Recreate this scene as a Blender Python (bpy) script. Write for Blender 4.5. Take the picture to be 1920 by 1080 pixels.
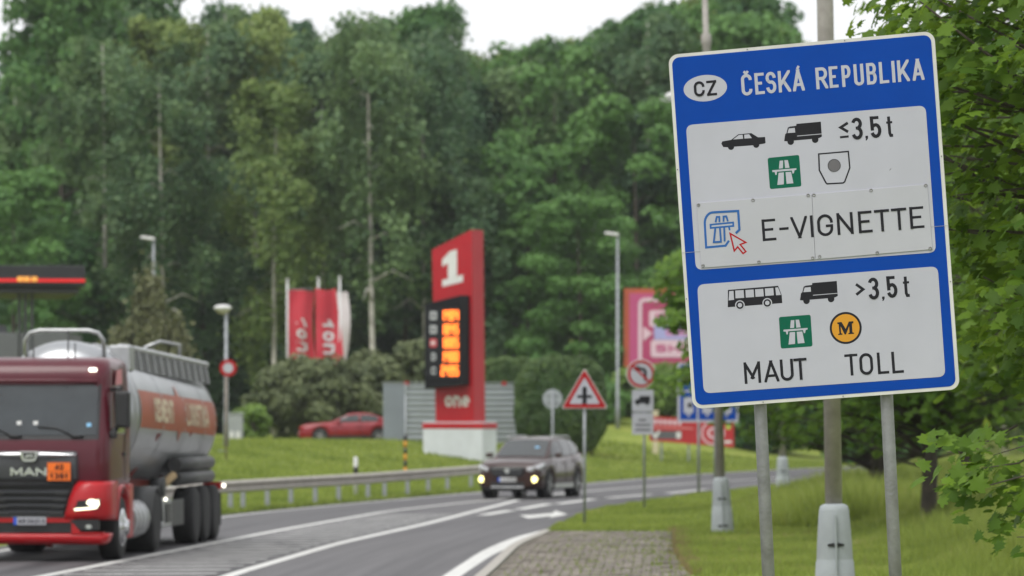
import bpy, bmesh, math
import numpy as np
from mathutils import Vector, Matrix

for o in list(bpy.data.objects):
    bpy.data.objects.remove(o)
SC = bpy.context.scene
COL = SC.collection
rad = math.radians

# ------------------------------------------------------------------ camera
F, HORIZON, CAMH = 8000.0, 781.0, 2.26      # focal length in photo pixels (150 mm), horizon row, eye height
cam = bpy.data.cameras.new('camera')
cam.lens = 150.0
cam.sensor_width = 36.0
cam.shift_y = (HORIZON - 540) / 1920
cam.clip_start = 0.5
cam.clip_end = 3000
cam.dof.use_dof = True
cam.dof.focus_distance = 23.8
cam.dof.aperture_fstop = 4.6
camo = bpy.data.objects.new('camera', cam)
camo.location = (0, 0, CAMH)
camo.rotation_euler = (rad(90), 0, 0)
COL.objects.link(camo)
SC.camera = camo

# ------------------------------------------------------------------ world: overcast sky
SUN_EL, SUN_AZ = 58, 212                     # soft sun high behind the camera's left shoulder
world = bpy.data.worlds.new('World')
SC.world = world
world.use_nodes = True
wn = world.node_tree
wn.nodes.clear()
w_out = wn.nodes.new('ShaderNodeOutputWorld')
w_bg = wn.nodes.new('ShaderNodeBackground')
w_sky = wn.nodes.new('ShaderNodeTexSky')
w_sky.sky_type = 'NISHITA'
w_sky.sun_disc = False
w_sky.sun_elevation = rad(SUN_EL)
w_sky.sun_rotation = rad(SUN_AZ)
w_sky.air_density = 1.0
w_sky.dust_density = 3.0
w_hs = wn.nodes.new('ShaderNodeHueSaturation')
w_hs.inputs['Saturation'].default_value = 0.25
w_mix = wn.nodes.new('ShaderNodeMix')
w_mix.data_type = 'RGBA'
w_mix.inputs[0].default_value = 0.86
w_tc = wn.nodes.new('ShaderNodeTexCoord')
w_map = wn.nodes.new('ShaderNodeMapping')
w_map.inputs['Scale'].default_value = (1.0, 1.0, 3.0)
w_noise = wn.nodes.new('ShaderNodeTexNoise')
w_noise.inputs['Scale'].default_value = 2.2
w_noise.inputs['Detail'].default_value = 5
w_ramp = wn.nodes.new('ShaderNodeValToRGB')  # the cloud deck: pale grey to white
w_ramp.color_ramp.elements[0].position = 0.25
w_ramp.color_ramp.elements[0].color = (7.3, 7.45, 7.7, 1)
w_ramp.color_ramp.elements[1].position = 0.75
w_ramp.color_ramp.elements[1].color = (10.4, 10.45, 10.5, 1)
wn.links.new(w_tc.outputs['Generated'], w_map.inputs[0])
wn.links.new(w_map.outputs[0], w_noise.inputs['Vector'])
wn.links.new(w_noise.outputs[0], w_ramp.inputs[0])
wn.links.new(w_sky.outputs[0], w_hs.inputs['Color'])
wn.links.new(w_hs.outputs[0], w_mix.inputs[6])
wn.links.new(w_ramp.outputs[0], w_mix.inputs[7])
wn.links.new(w_mix.outputs[2], w_bg.inputs[0])
w_bg.inputs[1].default_value = 0.092
wn.links.new(w_bg.outputs[0], w_out.inputs[0])

sun = bpy.data.lights.new('sun', 'SUN')
sun.energy = 1.5
sun.angle = rad(35)
sun.color = (1.0, 0.97, 0.92)
suno = bpy.data.objects.new('sun', sun)
COL.objects.link(suno)
_d = Vector((math.sin(rad(SUN_AZ)) * math.cos(rad(SUN_EL)), math.cos(rad(SUN_AZ)) * math.cos(rad(SUN_EL)), math.sin(rad(SUN_EL))))
suno.rotation_euler = _d.to_track_quat('Z', 'Y').to_euler()
suno.location = (0, 0, 60)

SC.view_settings.view_transform = 'Standard'
SC.view_settings.look = 'None'
SC.view_settings.exposure = 0.55
SC.view_settings.gamma = 1.0
SC.view_settings.use_curve_mapping = False
SC.render.engine = 'CYCLES'
SC.cycles.use_denoising = True
SC.cycles.max_bounces = 6
SC.cycles.transparent_max_bounces = 6
SC.cycles.caustics_reflective = False
SC.cycles.caustics_refractive = False


# ------------------------------------------------------------------ helpers
def at(u, v, y):
    """world point seen at photo pixel (u, v) at distance y."""
    return Vector(((u - 960) * y / F, y, CAMH + (HORIZON - v) * y / F))


def road_at(u, v):
    """world point on the flat carriageway seen at photo pixel (u, v)."""
    y = F * CAMH / (v - HORIZON)
    return ((u - 960) * y / F, y)


def smooth(a, b, x):
    t = np.clip((x - a) / (b - a), 0, 1)
    return t * t * (3 - 2 * t)


class MB:
    """collects geometry for one mesh"""
    def __init__(s):
        s.v, s.f, s.sm = [], [], []

    def add(s, vs, fs, smooth_=False):
        o = len(s.v)
        s.v += [tuple(p) for p in vs]
        s.f += [tuple(i + o for i in f) for f in fs]
        s.sm += [smooth_] * len(fs)
        return s

    def box(s, c, d, rz=0.0, rx=0.0, ry=0.0, taper=1.0):
        m = Matrix.Rotation(rz, 3, 'Z') @ Matrix.Rotation(ry, 3, 'Y') @ Matrix.Rotation(rx, 3, 'X')
        vs = []
        for z in (-1, 1):
            k = taper if z > 0 else 1.0
            for x, y in ((-1, -1), (1, -1), (1, 1), (-1, 1)):
                vs.append(m @ Vector((x * d[0] / 2 * k, y * d[1] / 2 * k, z * d[2] / 2)) + Vector(c))
        return s.add(vs, [(3, 2, 1, 0), (4, 5, 6, 7), (0, 1, 5, 4), (1, 2, 6, 5), (2, 3, 7, 6), (3, 0, 4, 7)])

    def tube(s, path, r, n=10, caps=True):
        path = [Vector(p) for p in path]
        rs = list(r) if hasattr(r, '__len__') else [r] * len(path)
        vs, fs = [], []
        prev = None
        for i, p in enumerate(path):
            a = path[max(i - 1, 0)]
            b = path[min(i + 1, len(path) - 1)]
            t = (b - a).normalized()
            if prev is None:
                ref = Vector((0, 0, 1)) if abs(t.z) < .9 else Vector((1, 0, 0))
                nx = t.cross(ref).normalized()
            else:
                nx = (prev - t * prev.dot(t)).normalized()
            prev = nx
            ny = t.cross(nx)
            for k in range(n):
                a_ = 2 * math.pi * k / n
                vs.append(p + (nx * math.cos(a_) + ny * math.sin(a_)) * rs[i])
        for i in range(len(path) - 1):
            for k in range(n):
                k2 = (k + 1) % n
                fs.append((i * n + k, i * n + k2, (i + 1) * n + k2, (i + 1) * n + k))
        s.add(vs, fs, True)
        if caps:
            o = len(s.v) - len(vs)
            s.f.append(tuple(o + k for k in range(n)))
            s.f.append(tuple(o + (len(path) - 1) * n + k for k in reversed(range(n))))
            s.sm += [False, False]
        return s

    def loft(s, secs, closed=True, cap=True, sm=True):
        n = len(secs[0])
        vs = [p for q in secs for p in q]
        fs = []
        for i in range(len(secs) - 1):
            for k in range(n if closed else n - 1):
                k2 = (k + 1) % n
                fs.append((i * n + k, i * n + k2, (i + 1) * n + k2, (i + 1) * n + k))
        s.add(vs, fs, sm)
        if cap:
            o = len(s.v) - len(vs)
            s.f.append(tuple(o + k for k in reversed(range(n))))
            s.f.append(tuple(o + (len(secs) - 1) * n + k for k in range(n)))
            s.sm += [False, False]
        return s

    def lathe(s, prof, n=16, axis='Z', c=(0, 0, 0)):
        secs = []
        for r, h in prof:
            q = []
            for k in range(n):
                a = 2 * math.pi * k / n
                p = (r * math.cos(a), r * math.sin(a), h)
                if axis == 'X':
                    p = (h, r * math.cos(a), r * math.sin(a))
                elif axis == 'Y':
                    p = (r * math.cos(a), h, r * math.sin(a))
                q.append((p[0] + c[0], p[1] + c[1], p[2] + c[2]))
            secs.append(q)
        return s.loft(secs)

    def prism(s, poly, y0, y1, fn=None):
        """polygon in local X-Z, extruded from y0 (front, towards -Y) to y1"""
        n = len(poly)
        vs = [(x, y0, z) for x, z in poly] + [(x, y1, z) for x, z in poly]
        fs = [tuple(range(n)), tuple(reversed(range(n, 2 * n)))]
        fs += [(i, n + i, n + (i + 1) % n, (i + 1) % n) for i in range(n)]
        if fn:
            vs = [fn(*p) for p in vs]
        return s.add(vs, fs)

    def build(s, name, mat, parent=None, fix=True, bevel=0.0):
        me = bpy.data.meshes.new(name)
        me.from_pydata([tuple(p) for p in s.v], [], s.f)
        if mat is not None:
            me.materials.append(mat)
        me.polygons.foreach_set('use_smooth', s.sm)
        if fix:
            bm = bmesh.new()
            bm.from_mesh(me)
            bmesh.ops.recalc_face_normals(bm, faces=bm.faces)
            if bevel:
                bmesh.ops.remove_doubles(bm, verts=bm.verts, dist=1e-5)
                es = [e for e in bm.edges if len(e.link_faces) == 2 and e.calc_face_angle(0) > 0.6]
                bmesh.ops.bevel(bm, geom=es, offset=bevel, segments=2, affect='EDGES', profile=.6)
            bm.to_mesh(me)
            bm.free()
        me.update()
        return link(name, me, parent)


def link(name, me, parent=None):
    o = bpy.data.objects.new(name, me)
    COL.objects.link(o)
    if parent is not None:
        o.parent = parent
    return o


def tag(o, label=None, cat=None, group=None, kind=None):
    if label:
        o['label'] = label
    if cat:
        o['category'] = cat
    if group:
        o['group'] = group
    if kind:
        o['kind'] = kind
    return o


def empty(name, loc, rz=0.0):
    o = bpy.data.objects.new(name, None)
    o.empty_display_size = 0.3
    COL.objects.link(o)
    o.location = loc
    o.rotation_euler = (0, 0, rz)
    return o


def copy_tree(o, parent=None):
    c = o.copy()
    COL.objects.link(c)
    if parent is not None:
        c.parent = parent
    for ch in list(o.children):
        copy_tree(ch, c)
    return c


# ------------------------------------------------------------------ materials
MATS = {}


def pm(name, col, rough=.5, metal=0.0, var=.10, scale=6.0, bump=0.0, ior=1.5, coat=0.0, emit=None, emit_s=0.0, dirt=0.0, spec=.5):
    if name in MATS:
        return MATS[name]
    m = bpy.data.materials.new(name)
    m.use_nodes = True
    nt = m.node_tree
    b = nt.nodes['Principled BSDF']
    b.inputs['Roughness'].default_value = rough
    b.inputs['Metallic'].default_value = metal
    b.inputs['IOR'].default_value = ior
    b.inputs['Specular IOR Level'].default_value = spec
    if coat:
        b.inputs['Coat Weight'].default_value = coat
        b.inputs['Coat Roughness'].default_value = .06
    if emit:
        b.inputs['Emission Color'].default_value = (*emit, 1)
        b.inputs['Emission Strength'].default_value = emit_s
    tc = nt.nodes.new('ShaderNodeTexCoord')
    no = nt.nodes.new('ShaderNodeTexNoise')
    no.inputs['Scale'].default_value = scale
    no.inputs['Detail'].default_value = 6
    no.inputs['Roughness'].default_value = .6
    nt.links.new(tc.outputs['Object'], no.inputs['Vector'])
    rp = nt.nodes.new('ShaderNodeValToRGB')
    rp.color_ramp.elements[0].position = .3
    rp.color_ramp.elements[1].position = .7
    rp.color_ramp.elements[0].color = tuple(max(0, c * (1 - var)) for c in col) + (1,)
    rp.color_ramp.elements[1].color = tuple(min(1, c * (1 + var)) for c in col) + (1,)
    nt.links.new(no.outputs[0], rp.inputs[0])
    last = rp.outputs[0]
    if dirt:
        n2 = nt.nodes.new('ShaderNodeTexNoise')
        n2.inputs['Scale'].default_value = scale * .35
        n2.inputs['Detail'].default_value = 8
        n2.inputs['Roughness'].default_value = .7
        nt.links.new(tc.outputs['Object'], n2.inputs['Vector'])
        r2 = nt.nodes.new('ShaderNodeValToRGB')
        r2.color_ramp.elements[0].position = .45
        r2.color_ramp.elements[1].position = .75
        r2.color_ramp.elements[0].color = (0, 0, 0, 1)
        r2.color_ramp.elements[1].color = (dirt, dirt, dirt, 1)
        nt.links.new(n2.outputs[0], r2.inputs[0])
        mx = nt.nodes.new('ShaderNodeMix')
        mx.data_type = 'RGBA'
        mx.inputs[7].default_value = (.12, .105, .085, 1)
        nt.links.new(r2.outputs[0], mx.inputs[0])
        nt.links.new(last, mx.inputs[6])
        last = mx.outputs[2]
    nt.links.new(last, b.inputs['Base Color'])
    if bump:
        bp = nt.nodes.new('ShaderNodeBump')
        bp.inputs['Strength'].default_value = bump
        bp.inputs['Distance'].default_value = .02
        n3 = nt.nodes.new('ShaderNodeTexNoise')
        n3.inputs['Scale'].default_value = scale * 6
        n3.inputs['Detail'].default_value = 4
        nt.links.new(tc.outputs['Object'], n3.inputs['Vector'])
        nt.links.new(n3.outputs[0], bp.inputs['Height'])
        nt.links.new(bp.outputs[0], b.inputs['Normal'])
    MATS[name] = m
    return m


def leafmat(name, dark, light, trans=.35, rough=.55, yellow=None, spec=.3):
    """leaf: colour varies leaf by leaf and plant by plant; some light passes through"""
    m = bpy.data.materials.new(name)
    m.use_nodes = True
    nt = m.node_tree
    b = nt.nodes['Principled BSDF']
    out = nt.nodes['Material Output']
    b.inputs['Roughness'].default_value = rough
    b.inputs['Specular IOR Level'].default_value = spec
    g = nt.nodes.new('ShaderNodeNewGeometry')
    oi = nt.nodes.new('ShaderNodeObjectInfo')
    tc = nt.nodes.new('ShaderNodeTexCoord')
    no = nt.nodes.new('ShaderNodeTexNoise')
    no.inputs['Scale'].default_value = .45
    no.inputs['Detail'].default_value = 3
    nt.links.new(tc.outputs['Object'], no.inputs['Vector'])
    a1 = nt.nodes.new('ShaderNodeMath'); a1.operation = 'MULTIPLY_ADD'
    a1.inputs[1].default_value = .45
    nt.links.new(g.outputs['Random Per Island'], a1.inputs[0])
    a2 = nt.nodes.new('ShaderNodeMath'); a2.operation = 'MULTIPLY_ADD'
    a2.inputs[1].default_value = 1.15
    nt.links.new(no.outputs[0], a2.inputs[0])
    a3 = nt.nodes.new('ShaderNodeMath'); a3.operation = 'MULTIPLY_ADD'
    a3.inputs[1].default_value = .6
    a3.inputs[2].default_value = -.60
    nt.links.new(oi.outputs['Random'], a3.inputs[0])
    nt.links.new(a3.outputs[0], a2.inputs[2])
    nt.links.new(a2.outputs[0], a1.inputs[2])
    rp = nt.nodes.new('ShaderNodeValToRGB')
    e = rp.color_ramp.elements
    e[0].position = .15
    e[0].color = (*dark, 1)
    e[1].position = .85
    e[1].color = (*light, 1)
    if yellow:
        k = e.new(.99)
        k.color = (*yellow, 1)
    nt.links.new(a1.outputs[0], rp.inputs[0])
    nt.links.new(rp.outputs[0], b.inputs['Base Color'])
    tr = nt.nodes.new('ShaderNodeBsdfTranslucent')
    hs = nt.nodes.new('ShaderNodeHueSaturation')
    hs.inputs['Value'].default_value = 1.3
    hs.inputs['Hue'].default_value = .485
    nt.links.new(rp.outputs[0], hs.inputs['Color'])
    nt.links.new(hs.outputs[0], tr.inputs[0])
    mx = nt.nodes.new('ShaderNodeMixShader')
    mx.inputs[0].default_value = trans
    nt.links.new(b.outputs[0], mx.inputs[1])
    nt.links.new(tr.outputs[0], mx.inputs[2])
    nt.links.new(mx.outputs[0], out.inputs[0])
    return m


def srgb(r, g, b):
    f = lambda c: ((c / 255 + .055) / 1.055) ** 2.4 if c > 10 else c / 255 / 12.92
    return (f(r), f(g), f(b))


GALV = pm('galvanised_steel', (.30, .32, .34), .5, .35, .22, 9, bump=.15, dirt=.25)
POLE = pm('painted_pole', (.33, .31, .29), .6, .1, .18, 7, bump=.1, dirt=.3)
WHITE = pm('white_paint', (.62, .62, .62), .45, 0, .06, 5, dirt=.15)
BLACK = pm('black_plastic', (.012, .012, .014), .45, 0, .3, 8)
RUBBER = pm('rubber', (.016, .016, .017), .8, 0, .3, 14, bump=.2)
CHROME = pm('chrome', (.62, .63, .65), .22, 1.0, .08, 9)
ALU = pm('aluminium', (.48, .49, .5), .42, .8, .15, 6, dirt=.3)
GLASS = pm('dark_glass', (.024, .03, .032), .05, 0, .15, 2, ior=1.75)
REDSIGN = pm('sign_red', (.36, .010, .014), .5, 0, .06, 5, spec=.15)
SIGNWHITE = pm('sign_white', (.42, .425, .485), .5, 0, .04, 3, dirt=.10, spec=.2)
SIGNBLUE = pm('sign_blue', (.0006, .048, .31), .5, 0, .06, 3, spec=.12)
SIGNBLACK = pm('sign_black', (.012, .012, .016), .5, 0, .1, 9, spec=.2)
SIGNGREEN = pm('sign_green', (.002, .10, .058), .5, 0, .05, 6, spec=.15)
SIGNYELLOW = pm('sign_yellow', (.56, .25, .005), .4, 0, .04, 6)
SIGNGREY = pm('sign_grey', (.11, .105, .115), .45, 0, .06, 6)
BARK = pm('bark', (.075, .062, .050), .9, 0, .5, 4, bump=.6)


# ------------------------------------------------------------------ lettering (stroke-built capitals, road-sign style)
def clip(poly, axis, val, keep_less):
    out = []
    n = len(poly)
    for i in range(n):
        a, b = poly[i], poly[(i + 1) % n]
        ia = (a[axis] <= val) if keep_less else (a[axis] >= val)
        ib = (b[axis] <= val) if keep_less else (b[axis] >= val)
        if ia:
            out.append(a)
        if ia != ib:
            t = (val - a[axis]) / (b[axis] - a[axis])
            out.append((a[0] + t * (b[0] - a[0]), a[1] + t * (b[1] - a[1])))
    return out


def ribbon(pts, t, closed=False, ext=0.0):
    """polyline -> quads of width t with mitred joins"""
    P = [Vector((p[0], p[1])) for p in pts]
    Q = [P[0]]
    for q in P[1:]:
        if (q - Q[-1]).length > 1e-6:
            Q.append(q)
    if closed and (Q[0] - Q[-1]).length < 1e-6:
        Q.pop()
    P = Q
    if ext and not closed:
        P[0] = P[0] + (P[0] - P[1]).normalized() * ext
        P[-1] = P[-1] + (P[-1] - P[-2]).normalized() * ext
    n = len(P)
    Ls, Rs = [], []
    for i in range(n):
        a = P[(i - 1) % n] if (closed or i > 0) else None
        b = P[(i + 1) % n] if (closed or i < n - 1) else None
        if a is None:
            d = (b - P[i]).normalized(); m = Vector((-d.y, d.x)); k = 1
        elif b is None:
            d = (P[i] - a).normalized(); m = Vector((-d.y, d.x)); k = 1
        else:
            d1 = (P[i] - a).normalized(); d2 = (b - P[i]).normalized()
            n1 = Vector((-d1.y, d1.x)); n2 = Vector((-d2.y, d2.x))
            m = n1 + n2
            if m.length < 1e-6:
                m = n1
            m.normalize()
            k = min(1 / max(m.dot(n1), .3), 3)
        Ls.append(P[i] + m * (t / 2 * k))
        Rs.append(P[i] - m * (t / 2 * k))
    q = []
    for i in range(n if closed else n - 1):
        j = (i + 1) % n
        q.append([tuple(Rs[i]), tuple(Rs[j]), tuple(Ls[j]), tuple(Ls[i])])
    return q


def arc(cx, cy, rx, ry, a0, a1, n=12):
    return [(cx + rx * math.cos(rad(a0 + (a1 - a0) * i / n)), cy + ry * math.sin(rad(a0 + (a1 - a0) * i / n))) for i in range(n + 1)]


def glyph(ch, k):
    """strokes in a unit box; k is the corner radius in height units. l = straight, clipped to the box; c = curve; o = closed curve"""
    A = arc
    Cc = [(1, 1 - k - .05)] + A(.5, 1 - k, .5, k, 0, 180) + A(.5, k, .5, k, 180, 360) + [(1, k + .05)]
    T = {
        'A': [('l', 0, 0, .5, 1), ('l', 1, 0, .5, 1), ('h', .2, .26, .8, .26)],
        'B': [('l', 0, 0, 0, 1), ('c', [(0, 1), (.6, 1)] + A(.6, .77, .36, .23, 90, -90) + [(0, .54)]), ('c', [(0, .54), (.6, .54)] + A(.6, .27, .4, .27, 90, -90) + [(0, 0)])],
        'C': [('c', Cc)],
        'D': [('o', [(0, 0), (0, 1), (.5, 1)] + A(.5, 1 - k, .5, k, 90, 0) + A(.5, k, .5, k, 0, -90))],
        'E': [('l', 0, 0, 0, 1), ('h', 0, 1, 1, 1), ('h', 0, .52, .9, .52), ('h', 0, 0, 1, 0)],
        'F': [('l', 0, 0, 0, 1), ('h', 0, 1, 1, 1), ('h', 0, .5, .85, .5)],
        'G': [('c', Cc[:-1] + [(1, k), (1, .46)]), ('h', .55, .46, 1, .46)],
        'H': [('l', 0, 0, 0, 1), ('l', 1, 0, 1, 1), ('h', 0, .5, 1, .5)],
        'I': [('l', .5, 0, .5, 1)],
        'K': [('l', 0, 0, 0, 1), ('l', .05, .32, 1, 1.0), ('l', .36, .56, 1, 0)],
        'L': [('l', 0, 0, 0, 1), ('h', 0, 0, 1, 0)],
        'M': [('l', 0, 0, 0, 1), ('l', 1, 0, 1, 1), ('l', 0, 1, .5, .3), ('l', 1, 1, .5, .3)],
        'N': [('l', 0, 0, 0, 1), ('l', 1, 0, 1, 1), ('l', 0, 1, 1, 0)],
        'O': [('o', A(.5, 1 - k, .5, k, 0, 180) + A(.5, k, .5, k, 180, 360))],
        'P': [('l', 0, 0, 0, 1), ('c', [(0, 1), (.55, 1)] + A(.55, .73, .45, .27, 90, -90) + [(0, .46)])],
        'R': [('l', 0, 0, 0, 1), ('c', [(0, 1), (.55, 1)] + A(.55, .74, .42, .26, 90, -90) + [(0, .48)]), ('l', .5, .48, 1, 0)],
        'S': [('c', A(.5, .76, .5, .24, -5, 180) + A(.5, .76, .5, .24, 195, 255, 5) + A(.5, .27, .5, .27, 75, 15, 5) + A(.5, .27, .5, .27, 0, -175))],
        'T': [('h', 0, 1, 1, 1), ('l', .5, 0, .5, 1)],
        'U': [('e', [(0, 1), (0, k)] + A(.5, k, .5, k, 180, 360) + [(1, k), (1, 1)])],
        'V': [('l', 0, 1, .5, 0), ('l', 1, 1, .5, 0)],
        'Y': [('l', 0, 1, .5, .45), ('l', 1, 1, .5, .45), ('l', .5, 0, .5, .45)],
        'Z': [('h', 0, 1, 1, 1), ('h', 0, 0, 1, 0), ('l', 0, 0, 1, 1)],
        '-': [('h', 0, .5, 1, .5)],
        '1': [('l', .6, 0, .6, 1), ('l', .6, 1, .1, .75)],
        '2': [('c', A(.5, .74, .5, .26, 170, -20) + [(.05, .02)]), ('h', 0, 0, 1, 0)],
        '3': [('c', A(.5, .76, .47, .24, 165, -80)), ('c', A(.5, .265, .5, .265, 80, -165)), ('h', .35, .53, .55, .53)],
        '4': [('l', .75, 0, .75, 1), ('l', .75, 1, 0, .25), ('h', 0, .25, 1, .25)],
        '5': [('h', .05, 1, .95, 1), ('l', .08, .5, .05, 1), ('c', [(.08, .5)] + A(.5, .31, .5, .31, 130, -160))],
        '6': [('o', A(.5, .3, .5, .3, 0, 360)), ('c', A(.5, .7, .5, .3, 20, 180) + [(0, .3)])],
        '7': [('h', 0, 1, 1, 1), ('l', .35, 0, 1, .95)],
        '8': [('o', A(.5, .76, .44, .24, 0, 360)), ('o', A(.5, .26, .5, .26, 0, 360))],
        '9': [('o', A(.5, .7, .5, .3, 0, 360)), ('c', A(.5, .3, .5, .3, -160, 0) + [(1, .7)])],
        'o': [('o', A(.5, .5, .5, .5, 0, 360))],
        'n': [('l', 0, 0, 0, 1), ('e', [(0, .5)] + A(.5, .5, .5, .5, 180, 0) + [(1, .5), (1, 0)])],
        'e': [('c', [(0, .5), (1, .5)] + A(.5, .5, .5, .5, 0, 315))],
    }
    if ch == '0':
        return T['O']
    if ch == 'Č':
        return T['C'] + [('f', [(.22, 1.24), (.5, 1.10), (.78, 1.24)])]
    if ch == 'Á':
        return T['A'] + [('f', [(.45, 1.10), (.66, 1.27)])]
    return T[ch]


def letter(ch, x0, x1, y0, h, t):
    """polygons of one character in the box x0..x1, y0..y0+h, stroke t"""
    w = x1 - x0
    i = t / 2
    iw, ih = max(w - t, 1e-4), h - t
    k = min(.5 * iw / ih, .5)
    X = lambda x: i + x * iw
    Y = lambda y: i + y * ih
    res = []
    for s in glyph(ch, k):
        if s[0] == 'l':
            _, ax, ay, bx, by = s
            q = ribbon([(X(ax), Y(ay)), (X(bx), Y(by))], t, ext=t)[0]
            q = clip(clip(q, 1, 0, False), 1, h, True)
            if ch in 'AVMNKZRY4Á' and abs(ax - bx) > .01:
                q = clip(clip(q, 0, 0, False), 0, w, True)
                if ch == 'K' and ax == .05:
                    q = clip(q, 0, t * .8, False)
                if ch == 'K' and ax == .36:
                    q = clip(q, 1, Y(.56) + .1 * t, True)
                if ch == 'R':
                    q = clip(q, 1, Y(.48) + .2 * t, True)
            if len(q) > 2:
                res.append(q)
        elif s[0] == 'h':
            _, ax, ay, bx, by = s
            res += ribbon([(X(ax) - (i if ax == 0 else 0), Y(ay)), (X(bx) + (i if bx == 1 else 0), Y(by))], t * .92)
        elif s[0] == 'f':
            res += ribbon([(X(a), Y(b)) for a, b in s[1]], t * .8)
        else:
            res += ribbon([(X(a), Y(b)) for a, b in s[1]], t, closed=(s[0] == 'o'), ext=(i if s[0] == 'e' else 0))
    return [[(x0 + p[0], y0 + p[1]) for p in q] for q in res]


def text_polys(txt, x0, x1, y0, h, t, gap=.16, space=.5):
    rel = {'I': .32, '1': .55, 'M': 1.15, 'N': 1.05, ' ': space, '-': .6, 'A': 1.05}
    ws = [rel.get(c, .85) for c in txt]
    g = gap
    tot = sum(ws) + g * (len(txt) - 1)
    u = (x1 - x0) / tot
    x = x0
    res = []
    for c, w in zip(txt, ws):
        if c != ' ':
            res += letter(c, x, x + max(w * u, t), y0, h, t)
        x += (w + g) * u
    return res


def flat(mb, polys, y, step=.00012, fn=None):
    """lay polygons (local X-Z) as thin print at depth y; every piece a hair proud of the one before so none coincide"""
    for i, q in enumerate(polys):
        yy = y - step * (i % 24)
        vs = [(p[0], yy, p[1]) for p in q]
        if fn:
            vs = [fn(*p) for p in vs]
        mb.add(vs, [tuple(range(len(q)))])
    return mb


def disc(cx, cy, r, n=28, ry=None):
    return [(cx + r * math.cos(2 * math.pi * i / n), cy + (ry or r) * math.sin(2 * math.pi * i / n)) for i in range(n)]


def rrect(x0, y0, x1, y1, r, n=5):
    return arc(x1 - r, y1 - r, r, r, 0, 90, n) + arc(x0 + r, y1 - r, r, r, 90, 180, n) + arc(x0 + r, y0 + r, r, r, 180, 270, n) + arc(x1 - r, y0 + r, r, r, 270, 360, n)


def rquad(c, r, n=5):
    """any four-cornered outline with rounded corners"""
    out = []
    for i in range(4):
        p = Vector(c[i]); a = Vector(c[i - 1]); b = Vector(c[(i + 1) % 4])
        s = p + (a - p).normalized() * r
        e = p + (b - p).normalized() * r
        for j in range(n + 1):
            t = j / n
            out.append(tuple((1 - t) ** 2 * s + 2 * t * (1 - t) * p + t * t * e))
    return out


# ------------------------------------------------------------------ ground, road, verge
EL = np.array([(-40, -11.6), (0, -11.2), (40, -10.2), (72, -8.75), (97, -6.6), (112, -4.0), (127, -1.0), (143.5, 2.5), (166, 7), (182.6, 11.9), (230, 28), (300, 58), (460, 140)])
ER = np.array([(-40, -1.8), (0, -1.6), (40, -1.2), (60.5, -.4), (72.3, -.02), (79.3, .5), (82.6, .66), (97.7, 1.62), (104.5, 2.48), (120.5, 5.1), (132, 7.6), (145.8, 10.2), (165, 15), (230, 36), (300, 66), (460, 148)])
_ys = np.arange(-40, 460, 1.0)


def _sm(tab, r):
    v = np.interp(_ys, tab[:, 0], tab[:, 1])
    k = np.hanning(2 * r + 3)[1:-1]
    k /= k.sum()
    return np.convolve(np.pad(v, r, mode='edge'), k, mode='valid')


_el, _er = _sm(EL, 7), _sm(ER, 4)
_cosl = np.cos(np.arctan(np.gradient(_el)))
_cosr = np.cos(np.arctan(np.gradient(_er)))
left_x = lambda y: np.interp(y, _ys, _el)
right_x = lambda y: np.interp(y, _ys, _er)


def hgt(x, y):
    """terrain height beside the road"""
    x = np.asarray(x, float)
    y = np.asarray(y, float)
    dl = (left_x(y) - x) * np.interp(y, _ys, _cosl)
    dr = (x - right_x(y)) * np.interp(y, _ys, _cosr)
    bump = .035 * np.sin(x * .9 + .4 * y) * np.sin(y * .23 + 1) + .03 * np.sin(x * .31 - y * .17)
    zl = .02 + 1.27 * smooth(1.5, 17, dl) + 1.3 * smooth(196, 214, y) * smooth(6, 16, dl) * smooth(0, 5, x) \
        + 9 * smooth(235, 330, y) * smooth(10, 40, dl) + bump * smooth(.6, 4, dl) - .25 * smooth(178.5, 182, y) * smooth(204, 199, y) * smooth(-1, -3, x)
    zr = .045 + .06 * smooth(.3, 3, dr) + .28 * smooth(56, 43, y) * smooth(3.6, 4.2, dr) + .5 * smooth(8, 30, dr) + bump * smooth(.6, 4, dr) * .8
    zr = np.where((y < 80.5) & (x < np.interp(y, [30, 60.5, 68, 79.6, 90], [2.2, 2.5, 2.62, 3.07, 3.4]) - .05), .03, zr)
    return np.where(dl > 0, zl, np.where(dr > 0, zr, -.1))


def ground_mat():
    m = bpy.data.materials.new('meadow')
    m.use_nodes = True
    nt = m.node_tree
    b = nt.nodes['Principled BSDF']
    b.inputs['Roughness'].default_value = .95
    b.inputs['Specular IOR Level'].default_value = .1
    tc = nt.nodes.new('ShaderNodeTexCoord')
    n1 = nt.nodes.new('ShaderNodeTexNoise')
    n1.inputs['Scale'].default_value = .35
    n1.inputs['Detail'].default_value = 8
    n1.inputs['Roughness'].default_value = .68
    nt.links.new(tc.outputs['Object'], n1.inputs['Vector'])
    rp = nt.nodes.new('ShaderNodeValToRGB')
    e = rp.color_ramp.elements
    e[0].position = .30
    e[0].color = (.13, .17, .034, 1)
    e[1].position = .72
    e[1].color = (.30, .30, .085, 1)
    k = e.new(.52)
    k.color = (.20, .25, .05, 1)
    nt.links.new(n1.outputs[0], rp.inputs[0])
    nt.links.new(rp.outputs[0], b.inputs['Base Color'])
    return m


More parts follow.
